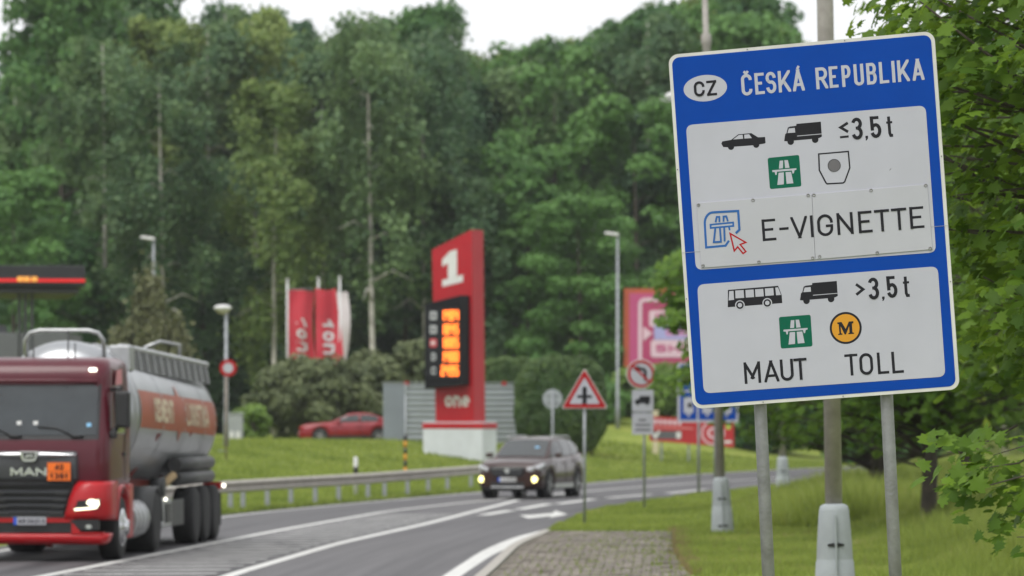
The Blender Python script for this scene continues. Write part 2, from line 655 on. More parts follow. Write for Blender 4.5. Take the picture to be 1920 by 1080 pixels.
ysg = np.unique(np.concatenate([np.arange(-40, 40, 4.0), np.arange(40, 200, 1.5), np.arange(200, 459, 5.0)]))
offl = np.concatenate([[0], np.cumsum(np.geomspace(.25, 14, 46))])
offr = np.concatenate([[0], np.cumsum(np.geomspace(.22, 14, 46))])
gv, gf = [], []
ncol = len(offl) + len(offr)
for y in ysg:
    xl = left_x(y) - .25 - offl[::-1]
    xr = right_x(y) + .02 + offr
    xs = np.concatenate([xl, xr])
    zs = hgt(xs, np.full_like(xs, y))
    zs[len(offl) - 1] = -.02
    zs[len(offl)] = -.03 if y < 82 else .01
    gv += [(float(a), float(y), float(c)) for a, c in zip(xs, zs)]
for i in range(len(ysg) - 1):
    for j in range(ncol - 1):
        if j == len(offl) - 1:
            continue
        a = i * ncol + j
        gf.append((a, a + 1, a + ncol + 1, a + ncol))
me = bpy.data.meshes.new('ground')
me.from_pydata(gv, [], gf)
me.materials.append(ground_mat())
me.polygons.foreach_set('use_smooth', [True] * len(gf))
tag(link('ground', me), kind='structure')


def asphalt_mat():
    m = bpy.data.materials.new('asphalt')
    m.use_nodes = True
    nt = m.node_tree
    b = nt.nodes['Principled BSDF']
    b.inputs['Roughness'].default_value = .62
    b.inputs['Specular IOR Level'].default_value = .35
    tc = nt.nodes.new('ShaderNodeTexCoord')
    mp = nt.nodes.new('ShaderNodeMapping')
    mp.inputs['Scale'].default_value = (1.5, .022, 1)
    nt.links.new(tc.outputs['UV'], mp.inputs[0])
    n1 = nt.nodes.new('ShaderNodeTexNoise')
    n1.inputs['Scale'].default_value = 1.0
    n1.inputs['Detail'].default_value = 6
    n1.inputs['Roughness'].default_value = .65
    nt.links.new(mp.outputs[0], n1.inputs['Vector'])
    n2 = nt.nodes.new('ShaderNodeTexNoise')
    n2.inputs['Scale'].default_value = 40
    n2.inputs['Detail'].default_value = 3
    nt.links.new(tc.outputs['Object'], n2.inputs['Vector'])
    rp = nt.nodes.new('ShaderNodeValToRGB')
    rp.color_ramp.elements[0].position = .3
    rp.color_ramp.elements[0].color = (.030, .029, .033, 1)
    rp.color_ramp.elements[1].position = .7
    rp.color_ramp.elements[1].color = (.118, .114, .120, 1)
    nt.links.new(n1.outputs[0], rp.inputs[0])
    mx = nt.nodes.new('ShaderNodeMix')
    mx.data_type = 'RGBA'
    mx.blend_type = 'OVERLAY'
    mx.inputs[0].default_value = .5
    nt.links.new(rp.outputs[0], mx.inputs[6])
    nt.links.new(n2.outputs[0], mx.inputs[7])
    nt.links.new(mx.outputs[2], b.inputs['Base Color'])
    bp = nt.nodes.new('ShaderNodeBump')
    bp.inputs['Strength'].default_value = .5
    bp.inputs['Distance'].default_value = .01
    nt.links.new(n2.outputs[0], bp.inputs['Height'])
    nt.links.new(bp.outputs[0], b.inputs['Normal'])
    return m


ASPHALT = asphalt_mat()
rv, rf = [], []
for i, y in enumerate(np.arange(-40, 420, 1.0)):
    xl, xr = float(left_x(y)) - .35, float(right_x(y)) + (.03 if y > 82 else 0)
    for k in range(5):
        rv.append((xl + (xr - xl) * k / 4, float(y), 0.0))
    if i:
        for k in range(4):
            a = (i - 1) * 5 + k
            rf.append((a, a + 1, a + 6, a + 5))
me = bpy.data.meshes.new('road')
me.from_pydata(rv, [], rf)
me.materials.append(ASPHALT)
uvl = me.uv_layers.new(name='lane')
for lp_ in me.loops:
    vx, vy, _z = rv[lp_.vertex_index]
    uvl.data[lp_.index].uv = (vx - float(left_x(vy)), vy)
tag(link('road', me), kind='structure')


def marking_mat(name, base, wear):
    m = bpy.data.materials.new(name)
    m.use_nodes = True
    nt = m.node_tree
    b = nt.nodes['Principled BSDF']
    b.inputs['Roughness'].default_value = .6
    b.inputs['Specular IOR Level'].default_value = .35
    tc = nt.nodes.new('ShaderNodeTexCoord')
    n1 = nt.nodes.new('ShaderNodeTexNoise')
    n1.inputs['Scale'].default_value = 2.0
    n1.inputs['Detail'].default_value = 9
    n1.inputs['Roughness'].default_value = .75
    nt.links.new(tc.outputs['Object'], n1.inputs['Vector'])
    rp = nt.nodes.new('ShaderNodeValToRGB')
    rp.color_ramp.elements[0].position = wear
    rp.color_ramp.elements[0].color = (.11, .108, .11, 1)
    rp.color_ramp.elements[1].position = wear + .14
    rp.color_ramp.elements[1].color = (base, base, base * .97, 1)
    nt.links.new(n1.outputs[0], rp.inputs[0])
    nt.links.new(rp.outputs[0], b.inputs['Base Color'])
    return m


MARK = marking_mat('road_paint', .58, .30)
MARKWORN = marking_mat('worn_road_paint', .46, .37)


def resample(pts, n):
    pts = np.array(pts, float)
    y = np.linspace(pts[0, 1], pts[-1, 1], n)
    x = np.interp(y, pts[:, 1], pts[:, 0])
    if n > 12:
        k = np.hanning(9)[1:-1]; k /= k.sum()
        pad = 3
        xe = np.concatenate([x[0] - (x[1] - x[0]) * np.arange(pad, 0, -1), x, x[-1] + (x[-1] - x[-2]) * np.arange(1, pad + 1)])
        x = np.convolve(xe, k, mode='valid')
    return np.stack([x, y], 1)


def line_mark(name, pts, w, mat, parent, n=40, z=.004):
    q = []
    P = resample(pts, n)
    mb = MB()
    vs, fs = [], []
    for i in range(len(P)):
        a, b = P[max(i - 1, 0)], P[min(i + 1, len(P) - 1)]
        d = (b - a) / np.linalg.norm(b - a)
        nn = np.array([d[1], -d[0]]) * w / 2
        vs += [(*(P[i] - nn), z), (*(P[i] + nn), z)]
        if i:
            k = 2 * i
            fs.append((k - 2, k - 1, k + 1, k))
    mb.add(vs, fs)
    return mb.build(name, mat, parent, fix=False)


marks = tag(empty('road_markings', (0, 0, 0)), kind='structure')
line_mark('edge_line', [(float(left_x(y)) + .12, y) for y in np.arange(30, 240, 3.0)], .16, MARK, marks, 140)
HL = [road_at(*p) for p in [(-320, 1180), (0, 1096), (300, 1038), (525, 994), (717, 960), (883, 941), (1000, 931), (1100, 921), (1300, 906), (1480, 895)]]
HR = [road_at(*p) for p in [(60, 1225), (425, 1080), (633, 1019), (800, 982), (971, 938)]]
line_mark('lane_line', HL, .19, MARK, marks, 90)
line_mark('lane_line', HR, .21, MARK, marks, 60)
hl, hr = resample(HL, 300), resample(HR, 200)
for y in np.arange(53, 98, 1.55):
    xa, xb = np.interp(y, hl[:, 1], hl[:, 0]) + .2, np.interp(y + .5, hr[:, 1], hr[:, 0]) - .25
    if xb - xa > .25:
        MB().add([(xa, y, .004), (xb, y + .5, .004), (xb, y + .92, .004), (xa, y + .42, .004)], [(0, 1, 2, 3)]).build('hatch_bar', MARKWORN, marks, fix=False)
for a, b in [((905, 966), (958, 957)), ((974, 955), (1029, 945)), ((1046, 945), (1113, 936)), ((1139, 934), (1219, 927)), ((1252, 925), (1322, 918))]:
    line_mark('lane_dash', [road_at(*a), road_at(*b)], .3, MARK, marks, 3)
ap = [road_at(*p) for p in [(974, 966), (990, 972.5), (1034, 967.5), (1030, 971.5), (1064, 964.5), (1041, 957.5), (1037, 962), (996, 966)]]
MB().add([(x, y, .004) for x, y in ap], [tuple(range(len(ap)))]).build('turn_arrow', MARK, marks, fix=False)
el = [road_at(*p) for p in [(640, 1225), (760, 1128), (840, 1074), (905, 1032), (962, 1008), (1019, 994)]]
er_ = [road_at(*p) for p in [(720, 1225), (800, 1135), (862, 1082), (921, 1042), (974, 1018), (1019, 1003)]]
a_, b_ = resample(el, 40), resample(er_, 40)
MB().add([(*p, .005) for p in a_] + [(*p, .005) for p in b_], [(i, 40 + i, 41 + i, i + 1) for i in range(39)]).build('kerbside_line', MARK, marks, fix=False)

# kerb of separate stones, from beside the camera to where the pavement ends
CONC = pm('kerb_concrete', (.36, .34, .31), .85, 0, .22, 5, bump=.4, dirt=.35)
kerb = MB()
ky = np.arange(30, 81.2, 1.0)
kerb.loft([[(float(right_x(y)) + .03, y, -.06), (float(right_x(y)) + .13, y, -.06), (float(right_x(y)) + .13, y, .03), (float(right_x(y)) + .03, y, .03)] for y in ky], sm=False)
kerb = tag(kerb.build('kerb', CONC), kind='structure')
for y in np.arange(30.5, 81, 1.0):
    x = float(right_x(y)) + .08
    an = math.atan((float(right_x(y + .5)) - float(right_x(y - .5))))
    MB().box((0, 0, 0), (.16, .985, .16)).build('kerb_stone', CONC, kerb, bevel=.015).matrix_local = Matrix.Translation((x, y, .035)) @ Matrix.Rotation(-an, 4, 'Z')

# paved strip: small worn blocks
rng = np.random.default_rng(5)
PAVE_BED = pm('paving_bed', (.060, .075, .026), .95, 0, .45, 5, bump=.4)


def paver_mat():
    m = pm('paving_block', (.20, .178, .152), .85, 0, .2, 3, bump=.3, dirt=.4)
    nt = m.node_tree
    g = nt.nodes.new('ShaderNodeNewGeometry')
    mx = nt.nodes.new('ShaderNodeMix')
    mx.data_type = 'RGBA'
    mx.blend_type = 'MULTIPLY'
    mx.inputs[0].default_value = 1
    rp = nt.nodes.new('ShaderNodeValToRGB')
    rp.color_ramp.elements[0].color = (.8, .8, .8, 1)
    rp.color_ramp.elements[1].color = (1.12, 1.1, 1.08, 1)
    nt.links.new(g.outputs['Random Per Island'], rp.inputs[0])
    b = nt.nodes['Principled BSDF']
    src = b.inputs['Base Color'].links[0].from_socket
    nt.links.new(src, mx.inputs[6])
    nt.links.new(rp.outputs[0], mx.inputs[7])
    nt.links.new(mx.outputs[2], b.inputs['Base Color'])
    return m


pave_r = lambda y: np.interp(y, [30, 60.5, 68, 79.6, 90], [2.2, 2.5, 2.62, 3.07, 3.4])
pv = MB()
pv.loft([[(float(right_x(y)) + .15, y, .07), (float(pave_r(y)), y, .078)] for y in np.arange(30, 80.6, 1.0)], closed=False, cap=False)
pave = tag(pv.build('pavement', PAVE_BED, fix=False), kind='structure')
pb = MB()
for y in np.arange(31, 80.1, .33):
    x = float(right_x(y)) + .2
    x += (int(round((y - 31) / .33)) % 2) * .13
    while x < pave_r(y) - .1:
        if rng.random() > .04 and (x < pave_r(y) - .5 or rng.random() > .3):
            z = .085 + rng.normal(0, .003)
            pb.box((x + .13, y + .13, z), (.235, .27, .05), rng.normal(0, .012), rng.normal(0, .008), rng.normal(0, .01))
        x += .275
tag(pb.build('paving_block', paver_mat(), pave, fix=False), kind='stuff')


# ------------------------------------------------------------------ the border sign (front face looks along local -Y)
# outlines of the print, in metres on the sign's own face: x from its centre line, z from its lower edge
FIELD_TOP = [(-0.6761, 1.5963), (0.6743, 1.5899), (0.6743, 0.7684), (-0.677, 0.7769)]
FIELD_LOW = [(-0.6752, 0.6952), (0.6781, 0.6906), (0.677, 0.0755), (-0.6809, 0.0824)]
WORDS = {'country': ('white', (0.1211, [('Č', -0.3477, 1.7928, -0.2871), ('E', -0.2711, 1.7929, -0.218), ('S', -0.2084, 1.7929, -0.1511), ('K', -0.1384, 1.7929, -0.0695), ('Á', -0.0589, 1.7929, 0.0078), ('R', 0.0734, 1.793, 0.1399), ('E', 0.1484, 1.793, 0.198), ('P', 0.2191, 1.793, 0.2697), ('U', 0.2876, 1.793, 0.3424), ('B', 0.3582, 1.7931, 0.4139), ('L', 0.4297, 1.7931, 0.4822), ('I', 0.4969, 1.7931, 0.5211), ('K', 0.5316, 1.7931, 0.5977), ('A', 0.6134, 1.7931, 0.6794)])), 'cz': ('black', (0.0858, [('C', -0.6166, 1.7932, -0.556), ('Z', -0.5448, 1.7921, -0.4878)])), 'w1': ('black', (0.1229, [('3', 0.2518, 1.4936, 0.3147), ('5', 0.3559, 1.4935, 0.4192)])), 'w2': ('black', (0.1222, [('3', 0.2815, 0.595, 0.3425), ('5', 0.3845, 0.5962, 0.4454)])), 'ev': ('black', (0.1224, [('E', -0.2872, 0.9688, -0.2098), ('-', -0.19, 0.9688, -0.1375), ('V', -0.1245, 0.969, -0.0303), ('I', -0.0151, 0.9691, 0.0018), ('G', 0.0243, 0.9692, 0.1126), ('N', 0.1351, 0.9695, 0.2255), ('E', 0.2547, 0.9697, 0.3315), ('T', 0.346, 0.9698, 0.43), ('T', 0.4412, 0.97, 0.5261), ('E', 0.5429, 0.9701, 0.621)])), 'maut': ('black', (0.1211, [('M', -0.4454, 0.1784, -0.3519), ('A', -0.3339, 0.1786, -0.2491), ('U', -0.2406, 0.1788, -0.1665), ('T', -0.1634, 0.1789, -0.0894)])), 'toll': ('black', (0.1211, [('T', 0.1228, 0.1804, 0.1963), ('O', 0.2047, 0.1785, 0.2802), ('L', 0.3044, 0.1765, 0.3672), ('L', 0.385, 0.1746, 0.4488)]))}
CHEV1 = [(0.2349, 1.5302), (0.1929, 1.5076), (0.233, 1.4793)]
BAR1 = [(0.1854, 1.4528), (0.2343, 1.4539)]
COMMA1 = [(0.3275, 1.449), (0.3426, 1.449), (0.3416, 1.4345), (0.3332, 1.4228), (0.3266, 1.4234), (0.3309, 1.4345), (0.3274, 1.4348)]
T1 = [(0.4637, 1.5458), (0.4646, 1.4527), (0.4693, 1.439), (0.4826, 1.4392)]
TB1 = [(0.4489, 1.5125), (0.4825, 1.5127)]
CHEV2 = [(0.2164, 0.6267), (0.2542, 0.5953), (0.2144, 0.568)]
COMMA2 = [(0.3568, 0.5463), (0.3715, 0.5462), (0.3705, 0.5326), (0.3624, 0.5217), (0.3562, 0.5222), (0.36, 0.5324), (0.3559, 0.5327)]
T2 = [(0.493, 0.6478), (0.4928, 0.5555), (0.498, 0.5415), (0.5117, 0.5414)]
TB2 = [(0.4781, 0.6143), (0.5127, 0.6147)]
OVAL = [(-0.5523, 1.7942)]
GREEN1 = [(-0.2288, 1.3722), (-0.0501, 1.3748), (-0.0493, 1.197), (-0.2278, 1.1964)]
GREEN2 = [(-0.2283, 0.4776), (-0.049, 0.4771), (-0.0501, 0.2992), (-0.2293, 0.3)]
ROADICON = [[(-0.1619, 1.3509), (-0.1419, 1.3506), (-0.1463, 1.3074), (-0.1686, 1.307)], [(-0.1351, 1.3518), (-0.1155, 1.351), (-0.1092, 1.3073), (-0.1338, 1.3072)], [(-0.2069, 1.3014), (-0.0709, 1.301), (-0.0715, 1.2922), (-0.0819, 1.2908), (-0.0871, 1.2735), (-0.0943, 1.2732), (-0.0975, 1.2908), (-0.1809, 1.2907), (-0.1843, 1.2737), (-0.1911, 1.2733), (-0.1943, 1.2901), (-0.2068, 1.2907)], [(-0.1725, 1.2838), (-0.1426, 1.2839), (-0.1473, 1.2172), (-0.1839, 1.2163)], [(-0.1332, 1.284), (-0.102, 1.2836), (-0.0932, 1.2184), (-0.1316, 1.2181)]]
SHIELD = [(0.06, 1.3699), (0.2262, 1.3703), (0.2281, 1.278), (0.1944, 1.2032), (0.185, 1.1969), (0.0955, 1.1995), (0.0885, 1.2068), (0.0571, 1.2791)]
DOT = [(0.1421, 1.2985)]
CAR = [(-0.4836, 1.4741), (-0.4773, 1.4869), (-0.4263, 1.4915), (-0.384, 1.519), (-0.3101, 1.5194), (-0.2739, 1.4926), (-0.2338, 1.4914), (-0.2339, 1.4572), (-0.2409, 1.4542), (-0.2692, 1.4522), (-0.306, 1.45), (-0.4112, 1.4514), (-0.4479, 1.451), (-0.4737, 1.4545)]
CARW = [(-0.4299, 1.4525), (-0.2871, 1.4519)]
CARG = [[(-0.415, 1.4923), (-0.3821, 1.514), (-0.3597, 1.5143), (-0.3586, 1.4919)], [(-0.3507, 1.5139), (-0.323, 1.5138), (-0.3089, 1.4912), (-0.3509, 1.4921)]]
TRUCK = [(-0.1289, 1.4584), (-0.1204, 1.4964), (-0.1124, 1.5024), (-0.1027, 1.5327), (-0.0899, 1.5373), (-0.055, 1.5388), (-0.0533, 1.5493), (0.0847, 1.5498), (0.0845, 1.4654), (0.0671, 1.4581), (0.0248, 1.4572), (-0.0755, 1.4569), (-0.109, 1.4554)]
TRUCKG = [[(-0.1066, 1.5019), (-0.0973, 1.5269), (-0.0638, 1.5275), (-0.0634, 1.5013)], [(-0.0536, 1.4826), (0.0867, 1.4826), (0.0864, 1.479), (-0.0539, 1.4787)]]
TRUCKW = [(-0.0923, 1.4526), (0.0458, 1.4519)]
TRUCKOFF = [0.0259, -0.8963]
BUS = [(-0.5038, 0.6517), (-0.2195, 0.6527), (-0.2032, 0.599), (-0.2029, 0.554), (-0.5116, 0.5547)]
BUSG = [[(-0.4968, 0.6441), (-0.4726, 0.6442), (-0.4726, 0.5937), (-0.5039, 0.5926)], [(-0.4629, 0.6449), (-0.4156, 0.6442), (-0.4152, 0.6006), (-0.464, 0.601)], [(-0.4051, 0.6434), (-0.3589, 0.6427), (-0.3589, 0.6002), (-0.4056, 0.6009)], [(-0.3508, 0.6426), (-0.3046, 0.6424), (-0.304, 0.6004), (-0.3508, 0.6006)], [(-0.295, 0.6432), (-0.2478, 0.6429), (-0.2472, 0.6014), (-0.2954, 0.6012)], [(-0.2362, 0.6435), (-0.2211, 0.6438), (-0.2071, 0.6003), (-0.2347, 0.6004)]]
BUSW = [(-0.4421, 0.5612), (-0.2872, 0.5616)]
MC = [(0.142, 0.3876)]
MPOLY = [(0.0971, 0.4219), (0.1211, 0.423), (0.1417, 0.3826), (0.1619, 0.4219), (0.1869, 0.4224), (0.1871, 0.4109), (0.1785, 0.4096), (0.1785, 0.3599), (0.1863, 0.3583), (0.1859, 0.3518), (0.1545, 0.3518), (0.1549, 0.3582), (0.1614, 0.3587), (0.1621, 0.3969), (0.141, 0.3518), (0.134, 0.3518), (0.1139, 0.3997), (0.1146, 0.3598), (0.1215, 0.3583), (0.121, 0.3513), (0.0971, 0.3517), (0.0975, 0.3576), (0.105, 0.3585), (0.1043, 0.4114), (0.097, 0.4134)]
LOGO = [[(-0.4779, 0.927), (-0.4989, 0.9002), (-0.6091, 0.8991), (-0.6075, 1.0368), (-0.6057, 1.0484), (-0.6022, 1.0594), (-0.5971, 1.0694), (-0.5905, 1.078), (-0.5828, 1.0849), (-0.5741, 1.0897), (-0.5649, 1.0924), (-0.5556, 1.0928), (-0.4141, 1.0891), (-0.4144, 0.9835), (-0.4363, 0.9657)], [(-0.5459, 1.0358), (-0.5378, 1.0652), (-0.5227, 1.065), (-0.5242, 1.036)], [(-0.5005, 1.0361), (-0.499, 1.0645), (-0.4833, 1.0648), (-0.4758, 1.0361)], [(-0.5497, 1.003), (-0.5638, 0.9255), (-0.5229, 0.9247), (-0.5235, 1.0034)], [(-0.4993, 1.0029), (-0.5022, 0.925)], [(-0.472, 1.0032), (-0.4693, 0.9844)]]
LOGOC = [(-0.5755, 1.0247), (-0.4472, 1.0267), (-0.447, 1.0072), (-0.5758, 1.0062)]
ARROW = [(-0.4681, 0.9663), (-0.3839, 0.9094), (-0.4158, 0.8999), (-0.387, 0.8586), (-0.4033, 0.8484), (-0.4307, 0.8881), (-0.4518, 0.8673)]
PLATE1 = [(-0.6453, 1.1529), (0.005, 1.1489), (-0.0009, 0.7825), (-0.6458, 0.7867)]
PLATE2 = [(0.007, 1.1487), (0.6535, 1.1509), (0.6557, 0.7867), (0.0011, 0.7824)]
SCREWS = [(-0.6361, 1.141), (-0.3267, 1.143), (-0.0153, 1.1441), (0.0171, 1.1429), (-0.6338, 0.7983), (-0.3175, 0.7945), (-0.0142, 0.7926), (0.3383, 1.1426), (0.6436, 1.1444), (0.0251, 0.7966), (0.3481, 0.7926), (0.6436, 0.7929)]
POSTX = [-0.3774, 0.3356]
root = empty('road_sign', (0, 0, 0))
tag(root, 'large blue border sign reading ČESKÁ REPUBLIKA with two white panels, leaning on two grey posts', 'road sign')
SM = Matrix.Translation((1.7494, 23.8183, 2.3571)) @ Matrix.Rotation(-.190475, 4, 'Z') @ Matrix.Rotation(-.021431, 4, 'X') @ Matrix.Rotation(-.073198, 4, 'Y')
base_pt = SM @ Vector((0, .05, -2.25))
root.matrix_world = Matrix.Translation((base_pt.x, base_pt.y, 0))


def on_sign(o):
    o.matrix_parent_inverse = root.matrix_basis.inverted()
    o.matrix_basis = SM
    return o


on_sign(MB().prism(rrect(-.75, 0, .75, 2.0, .055, 7), 0, .028).build('panel', pm('sign_edge_white', (.58, .575, .555), .45, 0, .05, 5, dirt=.25, spec=.25), root))
on_sign(MB().prism(rrect(-.731, .019, .731, 1.981, .042, 7), -.0015, .0).build('blue_face', SIGNBLUE, root, fix=True))
fieldw = SIGNWHITE
for nm, q in (('white_field', FIELD_TOP), ('white_field', FIELD_LOW)):
    on_sign(MB().prism(rquad(q, .04), -.003, -.0016).build(nm, fieldw, root))
PLATEW = pm('plate_white', (.415, .42, .465), .5, 0, .03, 3, dirt=.08, spec=.2)
p1 = on_sign(MB().prism(PLATE1, -.0085, -.0031).build('add_on_plate', PLATEW, root, bevel=.0015))
p2 = on_sign(MB().prism(PLATE2, -.0085, -.0031).build('add_on_plate', PLATEW, root, bevel=.0015))
for i, (x, z) in enumerate(SCREWS):
    p = p1 if i in (0, 1, 2, 4, 5, 6) else p2
    sc = MB()
    sc.lathe([(.010, -.0085), (.0098, -.0105), (.0065, -.0128), (.0062, -.0115), (.0005, -.0115)], 12, 'Y', (x, 0, z))
    o = sc.build('screw', pm('screw_steel', (.26, .26, .27), .45, .5, .2, 30), p)
FY = -.0032       # print on the white fields
PY = -.0088       # print on the added plates
for key, (colr, (h, ls)) in WORDS.items():
    mb = MB()
    y = {'country': -.0017, 'cz': -.0030, 'ev': PY}.get(key, FY)
    tk = {'country': .145, 'cz': .165, 'ev': .128, 'maut': .13, 'toll': .13, 'w1': .152, 'w2': .152}[key] * h
    polys = []
    for ch, xa, ym, xb in ls:
        polys += letter(ch, xa, xb, ym - h / 2, h, tk)
    flat(mb, polys, y)
    on_sign(mb.build('lettering', SIGNWHITE if colr == 'white' else SIGNBLACK, root, fix=False))
for a, b, c, d, e in ((CHEV1, COMMA1, T1, TB1, BAR1), (CHEV2, COMMA2, T2, TB2, None)):
    for q in [ribbon(a, .0155), ribbon(c, .0165) + ribbon(d, .0125), [b]] + ([ribbon(e, .0125)] if e else []):
        on_sign(flat(MB(), q, FY).build('weight_limit_mark', SIGNBLACK, root, fix=False))
on_sign(flat(MB(), [disc(*OVAL[0], .1235, 40, .0745)], -.0019).build('country_oval', SIGNWHITE, root, fix=False))
gm = np.mean(np.array(GREEN1), 0)
g2 = np.mean(np.array(GREEN2), 0)
for g, off in ((GREEN1, (0, 0)), (GREEN2, g2 - gm)):
    ic = on_sign(flat(MB(), [rquad(g, .013)], FY).build('motorway_icon', SIGNGREEN, root, fix=False))
    o = flat(MB(), [[(x + off[0], z + off[1]) for x, z in q] for q in ROADICON], FY - .0006).build('icon_road', SIGNWHITE, ic, fix=False)
on_sign(flat(MB(), ribbon(SHIELD, .0082, True), FY).build('vignette_outline', SIGNBLACK, root, fix=False))
dt = on_sign(flat(MB(), [disc(*DOT[0], .0352)], FY).build('grey_dot', SIGNGREY, root, fix=False))
flat(MB(), ribbon(disc(*DOT[0], .0352, 32), .0022, True), FY - .0004).build('dot_outline', SIGNBLACK, dt, fix=False)


def picto(name, body, wheels, r, holes, dx=0, dz=0):
    sh = lambda q: [(x + dx, z + dz) for x, z in q]
    b = on_sign(flat(MB(), [sh(body)] + [disc(x + dx, z + dz, r) for x, z in wheels], FY).build(name, SIGNBLACK, root, fix=False))
    for h in holes:
        flat(MB(), [sh(h)], FY - .0008).build('window', SIGNWHITE, b, fix=False)
    return b


picto('car_symbol', CAR, CARW, .0178, CARG)
picto('lorry_symbol', TRUCK, TRUCKW, .0185, TRUCKG)
picto('lorry_symbol', TRUCK, TRUCKW, .0185, TRUCKG, *TRUCKOFF)
bus = picto('bus_symbol', BUS, [], .02, BUSG)
for x, z in BUSW:
    flat(MB(), [disc(x, z, .0272)], FY - .0008).build('wheel_gap', SIGNWHITE, bus, fix=False)
    flat(MB(), [disc(x, z, .0212)], FY - .0011).build('wheel', SIGNBLACK, bus, fix=False)
    flat(MB(), [disc(x, z, .0122)], FY - .0014).build('hub', SIGNWHITE, bus, fix=False)
mc = on_sign(flat(MB(), [disc(*MC[0], .0898, 40)], FY).build('toll_disc', SIGNBLACK, root, fix=False))
flat(MB(), [disc(*MC[0], .0775, 40)], FY - .0005).build('yellow_disc', SIGNYELLOW, mc, fix=False)
flat(MB(), [MPOLY], FY - .0010).build('letter_m', SIGNBLACK, mc, fix=False)
LB = pm('logo_blue', (.003, .09, .33), .4, 0, .05, 5)
lp = []
for i, q in enumerate(LOGO):
    lp += ribbon(q, .0125 if i == 0 else .0100)
lp += ribbon(LOGOC, .0100, True)
on_sign(flat(MB(), lp, PY).build('vignette_logo', LB, root, fix=False))
on_sign(flat(MB(), ribbon(ARROW, .0085, True), PY).build('cursor_arrow', REDSIGN, root, fix=False))
# the two joints of the aluminium sheet, a scuff, and rivets in the rim
for x0, x1, z in ((-.749, -.64, .880), (.645, .749, .912)):
    on_sign(MB().box(((x0 + x1) / 2, -.0039, z), (x1 - x0, .0012, .0022)).build('sheet_joint', GALV, root))
for x, z in ((-.35, .009), (.1, .009), (.742, .6), (.742, 1.3), (-.742, .62), (-.742, 1.35), (-.3, 1.991), (.25, 1.991)):
    on_sign(MB().lathe([(.0035, -.002), (.0028, -.004)], 8, 'Y', (x, 0, z)).build('rivet', SIGNGREY, root))
on_sign(flat(MB(), [[(.447, 1.242), (.452, 1.247), (.460, 1.2545), (.457, 1.2565), (.449, 1.249)]], FY).build('scuff', SIGNGREY, root, fix=False))
for xa, xb in ((-.3774, -.431), (.3356, .281)):
    mb = MB()
    mb.tube([(xa + .02, .075, 1.8), (xa, .075, 0), (xb, .075, -2.45)], .036, 16)
    po = on_sign(mb.build('post', pm('post_steel', (.24, .245, .26), .55, .25, .2, 11, bump=.2, dirt=.3), root))
    for z in (.3, 1.0, 1.65):
        MB().lathe([(.036, -.03), (.044, -.03), (.044, .03), (.036, .03)], 14, 'Z', (xa + .011 * z, .075, z)).build('clamp', GALV, po)


# ------------------------------------------------------------------ other road signs
def std_post(root_, h, r=.03, x=0.0, y=0.0):
    return MB().tube([(x, y, -.1), (x, y, h)], r, 12).build('post', GALV, root_)


def foot(u, v, y=None, z=None):
    if y is None:
        x, y = road_at(u, v)
    else:
        x = (u - 960) * y / F
    return Vector((x, y, float(hgt(x, y)) if z is None else z))


# triangle: crossroads ahead
p = foot(1096, 990)
t = tag(empty('road_sign', p), 'triangular red-bordered crossroads warning sign on a grey post', 'road sign')
s_ = F / p.y
zc = lambda v: CAMH + (HORIZON - v) / s_ - p.z
std_post(t, zc(705))
zb, zt = zc(766), zc(690)
hw = (zt - zb) / math.sqrt(3)


def tri(k, dz=0):
    c = zb + (zt - zb) / 3
    q = [(0, c + (zt - c) * k), (-hw * k, c + (zb - c) * k), (hw * k, c + (zb - c) * k)]
    out = []
    for i in range(3):
        P, A_, B_ = Vector(q[i]), Vector(q[i - 1]), Vector(q[(i + 1) % 3])
        s1 = P + (A_ - P) * .07
        e1 = P + (B_ - P) * .07
        for j in range(5):
            f_ = j / 4
            out.append(tuple((1 - f_) ** 2 * s1 + 2 * f_ * (1 - f_) * P + f_ * f_ * e1))
    return out


MB().prism(tri(1.0), -.065, -.045).build('panel', WHITE, t)
MB().prism(tri(.95), -.069, -.066).build('red_border', REDSIGN, t)
MB().prism(tri(.66), -.073, -.070).build('white_field', SIGNWHITE, t)
c = zb + (zt - zb) * .30
MB().add(*(lambda q: ([(x, -.0745, z) for x, z in q], [tuple(range(len(q)))]))(
    [(-.045, c - .15), (.045, c - .15), (.045, c - .035), (.15, c - .035), (.15, c + .025), (.045, c + .025), (.045, c + .17), (0, c + .21), (-.045, c + .17), (-.045, c + .025), (-.15, c + .025), (-.15, c - .035), (-.045, c - .035)])).build('crossroads_symbol', SIGNBLACK, t, fix=False)

# no left turn, with two plates below
p = foot(1208, 960)
t = tag(empty('road_sign', p), 'round no-left-turn sign with lorry plate and text plate below it', 'road sign')
s_ = F / p.y
zc = lambda v: CAMH + (HORIZON - v) / s_ - p.z
std_post(t, zc(680))
xo = (1202 - 1208) / s_
c, R_ = zc(701), 27.5 / s_
MB().prism(disc(xo, c, R_, 36), -.065, -.045).build('panel', WHITE, t)
MB().prism(disc(xo, c, R_ * .93, 36), -.069, -.066).build('red_ring', REDSIGN, t)
MB().prism(disc(xo, c, R_ * .73, 36), -.073, -.070).build('white_field', SIGNWHITE, t)
k = R_ / .35
ar = ribbon([(xo + .10 * k, c - .17 * k), (xo + .10 * k, c + .05 * k), (xo + .07 * k, c + .10 * k), (xo + .02 * k, c + .115 * k), (xo - .06 * k, c + .115 * k)], .075 * k)
ar.append([(xo - .05 * k, c + .21 * k), (xo - .20 * k, c + .115 * k), (xo - .05 * k, c + .02 * k)])
flat(MB(), ar, -.0740).build('turn_arrow_symbol', SIGNBLACK, t, fix=False)
flat(MB(), ribbon([(xo - .215 * k, c + .215 * k), (xo + .215 * k, c - .215 * k)], .055 * k), -.0775).build('red_slash', REDSIGN, t, fix=False)
x0, x1 = (1185 - 1208) / s_, (1225 - 1208) / s_
